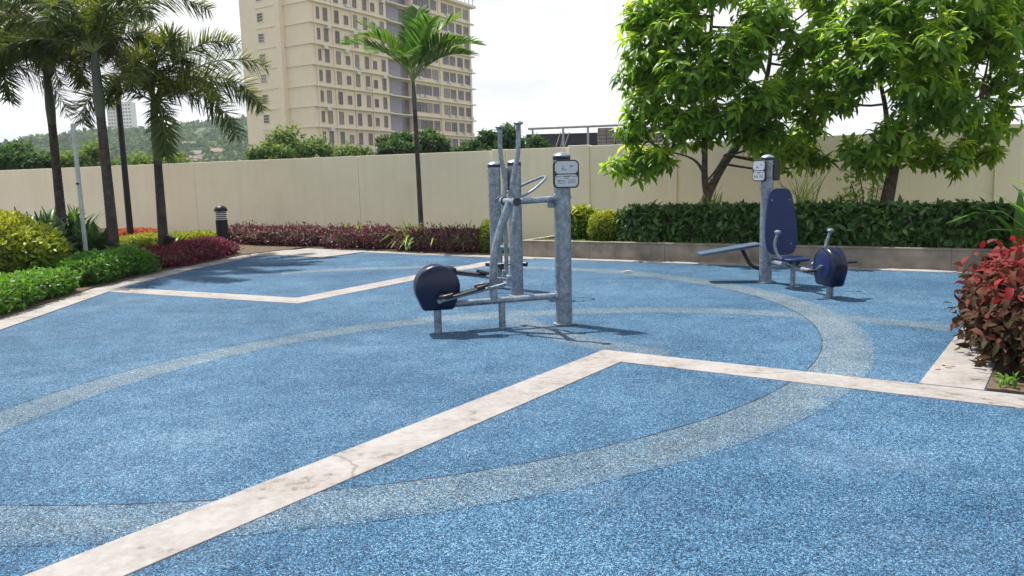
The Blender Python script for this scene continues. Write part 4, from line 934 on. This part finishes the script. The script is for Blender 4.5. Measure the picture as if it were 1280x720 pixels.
c_ = G(20, 372) + Vector((-.55, .75, 0)); bush('yellow_bush', 'large round yellow-green bush behind the low green hedge', 'bush', (c_.x - .58, c_.y + .3, .02), (1.3, .95, 1.20), 'leaf_yellow', 9000, .105, .05, 83, tintf=topy(-.1, .95, .75), lumpy=.12)
for k, (px, py, h_) in enumerate([(62, 338, 1.0), (98, 333, .95), (118, 336, .8)]):
    c_ = G(px, py); rosette('lily_clump', ['dark green strappy lily clump behind the yellow bush', 'dark green strappy lily clump around the palm trunk', 'dark green strappy lily clump before the red flower bed'][k], 'plant', (c_.x, c_.y, .02), 170, h_ * 1.1, .10, 'leaf_dark', 84 + k, spread=1.15)
for k, (px, py) in enumerate([(30, 318), (64, 314), (98, 312)]):
    c_ = G(px, py); rosette('lily_clump', ['dark lily clump against the wall behind the yellow bush', 'dark lily clump against the wall left of the palm', 'dark lily clump against the wall beside the red bed'][k], 'plant', (c_.x, c_.y, .02), 120, 1.15, .10, 'leaf_dark', 94 + k, spread=1.1)
hedge('orange_bedding', 'bed of orange-red leafy plants around the lamp post foot', 'bedding', [G(106, 309), G(150, 307.5), G(196, 306)], .85, .02, .42, 'leaf_orange', 6000, .12, .06, 87, lumpy=.10, endr=.6)
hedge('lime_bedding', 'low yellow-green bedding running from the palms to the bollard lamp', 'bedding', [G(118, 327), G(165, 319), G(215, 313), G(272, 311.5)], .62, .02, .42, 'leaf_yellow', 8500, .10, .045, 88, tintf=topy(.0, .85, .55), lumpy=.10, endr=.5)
e3_ = [bl[3].lerp(bl[4], -.10), bl[3].lerp(bl[4], .5), bl[3].lerp(bl[4], 1.10)]
hedge('crimson_shrub', 'low fine-leaved crimson shrub mass around the bollard lamp', 'shrub', side(e3_, .85), .66, .02, .37, 'leaf_crimson', 11000, .075, .024, 89, lumpy=.26, endr=.8, sq=.85, shag=.12)
p = G(222, 320); rosette('silver_plant', 'small pale rosette plant beside the spotlight', 'plant', (p.x, p.y, .02), 30, .5, .06, 'leaf_lime', 90, spread=.9)
# maroon hedges along the wall with lime patches
ms = [('at the left end beside the bollard lamp', 268, 384), ('in the middle, left of the palm', 390, 478), ('around the palm trunk', 484, 598)]
for k, (tx, x0, x1) in enumerate(ms):
    f = lambda px: far0 + (far1 - far0).normalized() * VP(px, 300, far0, (far1 - far0).normalized())[0] + Vector((.35, .85, 0)) * .75
    hedge('maroon_hedge', 'low maroon hedge under the cream wall, ' + tx, 'hedge', [f(x0), f((x0 + x1) / 2), f(x1)], .50, .02, .47, 'leaf_maroon', 4600, .085, .035, 101 + k, lumpy=.22, upb=.5, endr=.45, sq=.75, shag=.22)
for k, (px, n2_, tx) in enumerate([(432, 22, 'between two maroon hedges'), (415, 16, 'poking out by the first hedge gap'), (497, 24, 'left of the palm trunk'), (514, 22, 'touching the palm trunk'), (535, 18, 'just right of the palm trunk'), (568, 26, 'close to the round yellow shrub')]):
    g = far0 + (far1 - far0).normalized() * VP(px, 300, far0, (far1 - far0).normalized())[0] + Vector((.35, .85, 0)) * (.80 if k not in (2, 3) else .62)
    rosette('spider_lily', 'bright green strappy plant ' + tx, 'plant', (g.x, g.y, .02), n2_ * 3, .60 + .06 * (k % 3), .055, 'leaf_lime', 111 + k, spread=1.0)
g = far0 + (far1 - far0).normalized() * VP(601, 300, far0, (far1 - far0).normalized())[0] + Vector((.35, .85, 0)) * .55
bush('round_yellow_shrub', 'small round yellow shrub at the end of the maroon hedge behind the posts', 'shrub', (g.x, g.y, .02), (.26, .26, .74), 'leaf_yellow', 1800, .075, .025, 121, tintf=topy(.05, .7, .7))
n_ = 1600; gA, gB = far0 + Vector((1.5, .25, 0)), far1 + Vector((.3, .30, 0)); s_ = rng.uniform(0, 1, n_) ** .6
B_ = np.array([gA.lerp(gB, float(a)) + Vector((rng.normal() * .05, rng.uniform(0, .35), .03)) for a in s_])
o = leaf_mesh('grass_fringe', 'leaf_green', B_, nrm(rng.normal(size=(n_, 3)) * .5 + np.array([0, 0, 1.])), nrm(rng.normal(size=(n_, 3)) + np.array([0, -.5, .2])), .10 * rng.uniform(.6, 1.2, n_), .022, rng.uniform(.3, 1, n_)); tag(o, 'fringe of short grass between the maroon hedge and the border', 'grass', kind='stuff')

# fallen leaves on the floor
def dead_leaf(px, py, ln, rz, label, z=.003):
    g = G(px, py); v = []; f = []; K = 6
    for i in range(K + 1):
        u = i / K; wv = .24 * math.sin(math.pi * min(.98, .04 + .94 * u)) * ln; zz = .012 + .05 * ln * math.sin(3 * u)
        v += [((u - .5) * ln, -wv, zz + wv * .35), ((u - .5) * ln, 0, zz), ((u - .5) * ln, wv, zz + wv * .45)]
    for i in range(K): f += [(3 * i, 3 * i + 1, 3 * i + 4, 3 * i + 3), (3 * i + 1, 3 * i + 2, 3 * i + 5, 3 * i + 4)]
    o = MB().add(v, f).build('dry_leaf', 'dry_leaf', smooth=60); place(o, (g.x, g.y, z), rz); tag(o, label, 'leaf')
dead_leaf(785, 341.5, .20, -.1, 'single pale dry leaf lying on the blue floor before the planter')
for k, (x, y, a) in enumerate([(1171, 463, .3), (1178, 458, 1.2), (1184, 461, 2.2), (1189, 459.5, .1), (1186, 456, .7), (1196, 437, .2)]):
    dead_leaf(x, y, .055, a, 'tiny brown dry leaf on the white kerb by the copperleaf shrub', .010)
for o in col.objects:
    if o.name.startswith('dry_leaf.'): o['group'] = 'dry leaves on the kerb'

# ================================================================== BEYOND THE WALL
# apartment block ------------------------------------------------------------
ca = D(392, 100, 124.0); cb_ = D(590, 100, 162.0)
fa = Vector((ca.x, ca.y, 0)); fd = Vector((cb_.x - ca.x, cb_.y - ca.y, 0)); FL = fd.length; fd.normalize(); fnm = Vector((fd.y, -fd.x, 0))
if fnm.dot(-fa) < 0: fnm = -fnm
ed_ = Vector((-fd.y, fd.x, 0))       # along the end wall, away to the left
if ed_.x > 0: ed_ = -ed_
bld = thing('apartment_building', 'tall beige apartment block with many small windows and floor ledges beyond the wall', 'building', (fa.x, fa.y, 0))
def fs_(px, py=120): return VP(px, py, fa, fd)[0]
def fq(s0, s1, n0, n1): return [xy(fd * s0 + fnm * n0), xy(fd * s1 + fnm * n0), xy(fd * s1 + fnm * n1), xy(fd * s0 + fnm * n1)]
FH = 3.2; Z0 = D(392, 158, 124).z; ZR = Z0 + 8 * FH
sb0, sb1 = fs_(487), fs_(517)
EW = 17.0
# body: left wing, recessed bay, right wing, core
MB().slab(fq(0, sb0, 0, -EW + 1), -8, ZR).build('wall', 'facade_paint', bld)
MB().slab(fq(sb0 - .01, sb1 + .01, -1.2, -EW + 1), -8, ZR - .1).build('bay_wall', 'facade_paint', bld)
MB().slab(fq(sb1, FL, 0, -EW + 1), -8, ZR - .02).build('wall', 'facade_paint', bld)
# stair volume on the end wall
def eq(e0, e1, o0, o1): return [xy(ed_ * e0 - fd * o0), xy(ed_ * e1 - fd * o0), xy(ed_ * e1 - fd * o1), xy(ed_ * e0 - fd * o1)]
def es(px): return VP(px, 100, fa, ed_)[0]
e_a, e_b = es(360), es(319)
MB().slab(eq(e_a, e_b, 1.0, -3), -8, ZR + 4).build('stair_tower', 'facade_paint', bld)
floors = [Z0 + FH * k for k in range(-3, 9)]
for z in floors:
    MB().slab(fq(-.5, sb0 + .3, .55, -.05), z - .12, z + .12).build('floor_ledge', 'ledge_paint', bld)
    MB().slab(fq(sb1 - .3, FL + .6, .55, -.05), z - .12, z + .12).build('floor_ledge', 'ledge_paint', bld)
    MB().slab(eq(-.2, e_a - .02, .25, -.05), z - .07, z + .07).build('floor_ledge', 'ledge_paint', bld)
    MB().slab(eq(e_a + 1.2, e_b - 2.2, 1.16, .98), z - .06, z + .06).build('floor_ledge', 'ledge_paint', bld)
    MB().slab(fq(sb0, sb1, .15, -1.3), z - .16, z + .05).build('bay_slab', 'ledge_paint', bld)
for s in (fs_(398), fs_(420), fs_(444), fs_(466)): MB().slab(fq(s - .14, s + .14, .22, -.02), -8, ZR - .2).build('rib', 'facade_paint', bld)
for s in (fs_(551), fs_(518.5), fs_(588)): MB().slab(fq(s - .16, s + .16, .25, -.02), -8, ZR - .2).build('rib', 'facade_paint', bld)
def win_mesh(wd_, hh, cols, rows, nm):
    a = MB().box((0, 0, 0), (wd_, .06, hh)); b = MB()
    t_ = .07
    for x in (-wd_ / 2, wd_ / 2): b.box((x, .04, 0), (t_, .12, hh + t_))
    for z in (-hh / 2, hh / 2): b.box((0, .04, z), (wd_ - t_ - .004, .11, t_))
    for k in range(1, cols): b.box((-wd_ / 2 + wd_ * k / cols, .035, 0), (t_ * .7, .09, hh - t_ - .004))
    for k in range(1, rows): b.box((0, .03, -hh / 2 + hh * k / rows), (wd_ - t_ - .004, .07, t_ * .7))
    return a, b
PROTO = {}; WQ = np.random.default_rng(404)
def window(kind, wd_, hh, cols, rows, p, rz, frame='window_frame'):
    var_ = WQ.uniform(); glass = 'window_dark' if var_ < .62 else ('window_curtain' if var_ < .80 else 'window_deep'); kind = kind + glass
    if kind not in PROTO:
        a, b = win_mesh(wd_, hh, cols, rows, kind); pa = a.build('window', glass, bld, smooth=0); pb = b.build('frame', frame, pa, smooth=0); PROTO[kind] = (pa, pb); o = pa
    else:
        pa, pb = PROTO[kind]; o = pa.copy(); col.objects.link(o); f2 = pb.copy(); col.objects.link(f2); f2.parent = o; o.parent = bld
    o.location = p; o.rotation_euler = (0, 0, rz); return o
frz = math.atan2(fnm.y, fnm.x) - math.pi / 2
def ac_unit(p, rz, first=[None]):
    if first[0] is None:
        mb = MB().box((0, .28, 0), (.85, .5, .55)); mb.box((0, .54, 0), (.6, .03, .4)); first[0] = mb.build('air_conditioner', 'aircon_case', bld, smooth=0); o = first[0]
    else: o = first[0].copy(); col.objects.link(o); o.parent = bld
    o.location = p; o.rotation_euler = (0, 0, rz)
lw_ = [402.5, 411.6, 425.4, 437, 448.3, 460.5, 470.3, 481]; rw_ = [522, 528.5, 536, 545, 558.4, 566.7, 576, 585]
q = np.random.default_rng(77)
for fi, z in enumerate(floors[:-1]):
    for k, px in enumerate(lw_):
        s = fs_(px); small = (k in (3, 6))
        if k == 0: window('slit', .5, 1.7, 1, 2, fd * s + fnm * .035 + Vector((0, 0, z + 1.6)), frz)
        else:
            window('small' if small else 'tall', .85, 1.35 if small else 1.95, 2, 2 if small else 3, fd * s + fnm * .035 + Vector((0, 0, z + (1.45 if small else 1.6))), frz)
            if q.uniform() < .42: ac_unit(fd * (s + q.uniform(-.6, .6)) + fnm * .02 + Vector((0, 0, z + (2.85 if q.uniform() < .7 else .5))), frz)
    for k, px in enumerate(rw_):
        s = fs_(px); window('wide', 1.7, 1.7, 2, 2, fd * s + fnm * .035 + Vector((0, 0, z + 1.65)), frz)
        if q.uniform() < .6: ac_unit(fd * (s + .8) + fnm * .02 + Vector((0, 0, z + .45)), frz)
    b_ = MB().box((0, 0, 0), ((sb1 - sb0) * .64, .08, 2.75)).build('bay_window', 'bay_glass', bld, smooth=0); b_.location = fd * (sb0 + (sb1 - sb0) * .33) + fnm * -.95 + Vector((0, 0, z + 1.45)); b_.rotation_euler = (0, 0, frz)
    b_ = MB().box((0, 0, 0), ((sb1 - sb0) * .30, .08, 2.75)).build('bay_window', 'window_dark', bld, smooth=0); b_.location = fd * (sb0 + (sb1 - sb0) * .83) + fnm * -1.1 + Vector((0, 0, z + 1.45)); b_.rotation_euler = (0, 0, frz)
    erz = math.atan2(-fd.y, -fd.x) - math.pi / 2
    window('louvre', 1.35, 1.35, 1, 3, ed_ * es(336.5) - fd * 1.03 + Vector((0, 0, z + 1.7)), erz, 'ledge_paint')
# terrace, parapet rail and set-back penthouse
MB().slab(fq(-.6, FL + .9, .9, -EW), ZR, ZR + .45).build('terrace_slab', 'ledge_paint', bld)
for k in range(34):
    s = k * FL / 33; MB().slab(fq(s - .05, s + .05, .75, .65), ZR + .45, ZR + 1.6).build('rail_post', 'rail_steel', bld, smooth=0)
MB().slab(fq(0, FL + .8, .8, .6), ZR + 1.6, ZR + 1.72).build('rail', 'rail_steel', bld)
MB().slab(fq(6, FL - 2.5, -3, -EW), ZR + .45, ZR + 4.6).build('penthouse', 'white_paint', bld)
MB().slab(fq(5, FL - 1.0, -1.6, -EW), ZR + 4.6, ZR + 5.6).build('penthouse_roof', 'white_paint', bld)
for k in range(7): window('wide', 1.7, 1.7, 2, 2, fd * (FL - 6 - k * 4.2) + fnm * -2.96 + Vector((0, 0, ZR + 2.5)), frz)
MB().slab(fq(1, 5.5, -2, -EW), ZR + .45, ZR + 6).build('stair_head', 'facade_paint', bld)

# unfinished block building with steel rail ----------------------------------
ub0 = D(655, 180, 46); ub1 = D(845, 176, 46)
ub = thing('unfinished_building', 'low unfinished building with dark netting, steel rail and bare block parapet beyond the wall', 'building', (ub0.x, ub0.y, 0))
zt = D(720, 164.5, 46).z; zb = D(720, 183, 46).z
Lu = ub1.x - ub0.x
MB().box((Lu / 2 + 1, 4, zb / 2), (Lu + 2, 8, zb)).build('body', 'hollow_block', ub)
MB().box((Lu * .36, 1.5, (zt + zb) / 2), (Lu * .68, .1, zt - zb)).build('dark_netting', 'dark_net', ub)
zr = D(720, 160, 46).z
for px in (666, 704, 735): x = D(px, 170, 46).x - ub0.x; MB().box((x, .0, (zr + zb) / 2), (.12, .12, zr - zb)).build('rail_post', 'rail_steel', ub)
MB().tube([(D(660, 160, 46).x - ub0.x, 0, zr + .02), (D(800, 158, 46).x - ub0.x, 0, zr + .12)], .07, 8).build('rail', 'rail_steel', ub)
for px0, px1, dz in ((747, 768, .05), (770, 790, -.1), (792, 830, 0)):
    x0, x1 = D(px0, 170, 46).x - ub0.x, D(px1, 170, 46).x - ub0.x; bh, bw = .2, .4; rows = int((zr - zb + dz) / bh); colsn = max(2, int((x1 - x0) / bw))
    pw = MB().box(((x0 + x1) / 2, .12, (zb + zr) / 2), (x1 - x0 - .06, .08, zr - zb - .05)).build('parapet', 'hollow_block', ub)
    for r_ in range(rows):
        for c_i in range(colsn):
            w0 = (x1 - x0) / colsn; o = MB().box((x0 + (c_i + .5) * w0, .0, zb + (r_ + .5) * bh), (w0 - .03, .16 + .03 * ((r_ * 7 + c_i * 3) % 3), bh - .025)).build('block', 'hollow_block', pw, smooth=0)
for a, b in ((695, 701), (701, 706), (706, 712)): MB().tube([(D(a, 178, 46).x - ub0.x, .3, zb), (D(b, 168, 46).x - ub0.x, .3, zt)], .03, 5).build('rebar', 'rail_steel', ub)

# background trees -------------------------------------------------------------
def far_tree(name, label, px, pytop, pxw, Y, lm, seed, leaf=.35, n=5200, airy=.0, group='trees beyond the wall', nl=26):
    q = np.random.default_rng(seed); top = D(px, pytop, Y); rx = pxw / FPX * Y / 2; base = Vector((top.x, Y, -.05)); H_ = top.z
    t = thing(name, label, 'tree', tuple(base), 0, group); hb_ = max(.6, H_ - min(2.3 * rx, H_ * .8)); cz = (H_ + hb_) / 2; rz_ = (H_ - hb_) / 2
    MB().tube(spline([(0, 0, 0), (.1, .05, hb_ * .6), (-.1, 0, cz)], 3), [.22, .2, .19, .17, .15, .12, .08], 8).build('trunk', 'bark_grey', t)
    lc = nrm(q.normal(size=(nl, 3))) * (q.uniform(.25, .82, nl) ** .7)[:, None] * np.array([rx, rx * .9, rz_]) + np.array([0, 0, cz]); lr = rx * q.uniform(.22, .42, nl)
    br = MB()
    for c in lc: br.tube(spline([(-.05, 0, min(cz, max(.3, c[2] - .6))), tuple(c * .55 + np.array([0, 0, c[2] * .4])), tuple(c)], 3), [.06, .055, .05, .045, .035, .03, .015], 5, False)
    br.build('branches', 'bark_grey', t)
    k = q.integers(0, nl, n); d = nrm(q.normal(size=(n, 3))); p = lc[k] + d * (lr[k] * q.uniform(.45 - airy, 1.08, n))[:, None] * np.array([1, 1, .75])
    p[:, 2] = np.maximum(p[:, 2], .2)
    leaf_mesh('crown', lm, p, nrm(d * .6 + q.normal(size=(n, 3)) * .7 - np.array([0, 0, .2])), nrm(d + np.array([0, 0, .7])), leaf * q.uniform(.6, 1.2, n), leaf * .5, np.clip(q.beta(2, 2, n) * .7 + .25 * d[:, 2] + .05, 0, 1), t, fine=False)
F2 = [('airy light green tree in front of the building end wall', 368, 152, 92, 40, 'leaf_far', .2, 3600), ('light green spreading tree below the building windows', 432, 170, 80, 41, 'leaf_far', .15, 4200), ('round dense dark green tree just left of the manila palm', 497, 160, 50, 42, 'leaf_far_dark', 0, 5200), ('dense dark green tree straight behind the manila palm', 540, 162, 56, 43, 'leaf_far_dark', 0, 5200), ('dark glossy tree behind the swing handles', 628, 149, 66, 38, 'leaf_far_dark', .1, 4200), ('low dark tree between the building corner and the posts', 585, 170, 44, 39, 'leaf_far_dark', .1, 3000), ('low dark tree next to the steel rail of the unfinished building', 668, 170, 50, 40, 'leaf_far_dark', .1, 2600),
      ('pale feathery tree right of the bollard lamp beyond the wall', 335, 168, 60, 38, 'leaf_far', .2, 2400), ('bushy green tree seen between the lamp post and a palm', 180, 176, 90, 38, 'leaf_far', .05, 5200), ('bushy green tree seen between the grey pole and a palm', 105, 172, 80, 40, 'leaf_far', .05, 5200), ('dark bushy tree beyond the wall above the yellow bush', 38, 170, 90, 39, 'leaf_far_dark', .05, 5200), ('dark bushy tree at the far end of the wall', -20, 160, 90, 42, 'leaf_far_dark', .05, 4500), ('bushy green tree beyond the wall beside the hillside houses', 222, 190, 50, 40, 'leaf_far', .05, 3000)]
for k, (lb, px, pt_, pw, Y, lm, ai, n_) in enumerate(F2): far_tree('background_tree', lb, px, pt_, pw, Y, lm, 200 + k, .32 if 'far_dark' in lm else .28, n_, ai)

# hillside with houses, wood, far towers and a mountain -------------------------
def hz_(x, y):
    r = y
    h = 46 * math.exp(-((x + 230) / 190) ** 2) * (1 / (1 + math.exp(-(r - 420) / 70))) + 20 * math.exp(-((x + 90) / 120) ** 2) * (1 / (1 + math.exp(-(r - 560) / 60))) + 16 * math.exp(-((x - 120) / 260) ** 2) * (1 / (1 + math.exp(-(r - 600) / 80)))
    return h + 2.5 * math.sin(x * .045 + 1) * math.sin(r * .03) * min(1, max(0, (r - 250) / 150)) - .3
nx_, ny_ = 70, 46; X0, X1, Y0_, Y1_ = -620, 420, 230, 1000
vs_ = [(X0 + (X1 - X0) * i / nx_, Y0_ + (Y1_ - Y0_) * j / ny_) for j in range(ny_ + 1) for i in range(nx_ + 1)]
tag(MB().add([(x, y, hz_(x, y)) for x, y in vs_], [(j * (nx_ + 1) + i, j * (nx_ + 1) + i + 1, (j + 1) * (nx_ + 1) + i + 1, (j + 1) * (nx_ + 1) + i) for j in range(ny_) for i in range(nx_)]).build('hill', 'hill_green', smooth=180), kind='structure')
q = np.random.default_rng(9); Bp = []; Dp = []; Np = []; Lp = []; Tp = []
for k in range(5200):
    y = q.uniform(260, 760); x = y * q.uniform(-.78, .12)
    if q.uniform() < .25 and -.46 * y < x < -.36 * y: continue
    r = q.uniform(1.6, 3.6); z = hz_(x, y) + r * .6; m_ = 22; d = nrm(q.normal(size=(m_, 3))); d[:, 2] = np.abs(d[:, 2]); tt = q.uniform(.1, .8)
    Bp.append(np.array([x, y, z]) + d * r * np.array([1, 1, .9])); Dp.append(q.normal(size=(m_, 3))); Np.append(d); Lp.append(np.full(m_, r * .9)); Tp.append(np.clip(tt + q.normal(size=m_) * .15, 0, 1))
o = leaf_mesh('hillside_wood', 'leaf_hill', np.concatenate(Bp), np.concatenate(Dp), np.concatenate(Np), np.concatenate(Lp), np.concatenate(Lp) * .8, np.concatenate(Tp), fine=False); tag(o, 'distant green wood covering the hillside beyond the wall', 'wood', kind='stuff')
hp_ = []
for k in range(18):
    y = q.uniform(300, 430); x = y * q.uniform(-.45, -.37); z = hz_(x, y); wc, rc = int(q.integers(0, 2)), int(q.integers(0, 3)); a, b, h = q.uniform(4, 6.5), q.uniform(4, 5.5), q.uniform(2.6, 4)
    t = thing('hillside_house', 'small %s house with %s roof among trees on the far hillside' % (('white', 'cream')[wc], ('rusty red', 'dull grey', 'white')[rc]), 'house', (x, y, z - .5), q.uniform(-.6, .6), 'houses on the far hillside')
    MB().box((0, 0, h / 2), (a, b, h)).build('wall', ('house_white', 'tower_cream')[wc], t)
    MB().prism([(-b / 2 - .5, 0), (b / 2 + .5, 0), (0, 1.8)], (-a / 2 - .4, 0, h), (0, 1, 0), (0, 0, 1), (1, 0, 0), a + .8).build('roof', ['roof_rust', 'hollow_block', 'white_paint'][rc], t)
    for wx in (-a * .25, a * .25): MB().box((wx, -b / 2 - .02, h * .55), (1.1, .08, 1.2)).build('window', 'window_dark', t)
for k, (px, pyt, wpx) in enumerate([(141, 129, 11), (160, 128, 12)]):
    Y = 780; tp_ = D(px, pyt, Y); wm = wpx / FPX * Y
    t = thing('tower_block', ['distant cream high-rise left of the lamp post', 'distant grey high-rise right of the lamp post', 'distant pale high-rise behind the left palms'][k], 'high-rise', (tp_.x, Y, 0))
    MB().box((0, 0, tp_.z / 2), (wm, wm, tp_.z)).build('wall', ['tower_cream', 'house_white', 'house_white'][k], t)
    for fl_ in range(int(tp_.z * .5 / 3.4)):
        for sx in (-.3, 0, .3): MB().box((sx * wm, -wm / 2 - .02, tp_.z - 3 - fl_ * 3.4), (wm * .18, .1, 1.6)).build('window', 'window_dark', t)
    MB().box((0, 0, tp_.z + 1.5), (wm * .4, wm * .4, 3)).build('roof_house', 'white_paint', t)
mp_ = [(175, 172), (205, 163), (225, 158), (240, 154.5), (252, 158), (270, 164), (300, 168), (360, 175), (420, 185)]
YM = 2600
top_ = [D(x, y, YM) for x, y in mp_]; K = len(top_)
tag(MB().add([(p.x, YM - 500, -5) for p in top_] + [tuple(p) for p in top_] + [(p.x, YM + 500, -5) for p in top_], [(i, i + 1, K + i + 1, K + i) for i in range(K - 1)] + [(K + i, K + i + 1, 2 * K + i + 1, 2 * K + i) for i in range(K - 1)]).build('mountain', 'mountain', smooth=180), kind='structure')

# thin humid air between here and the hills
m, t, b = newmat('haze_air'); t.nodes.remove(b)
pv = N(t, 'ShaderNodeVolumePrincipled'); pv.inputs['Color'].default_value = (.86, .92, 1, 1); pv.inputs['Density'].default_value = .00028; pv.inputs['Anisotropy'].default_value = .2
t.links.new(pv.outputs[0], t.nodes['Material Output'].inputs['Volume'])
hz = MB().box((0, 1690, 68), (5200, 3600, 142)).build('haze', 'haze_air', smooth=0); tag(hz, kind='stuff')
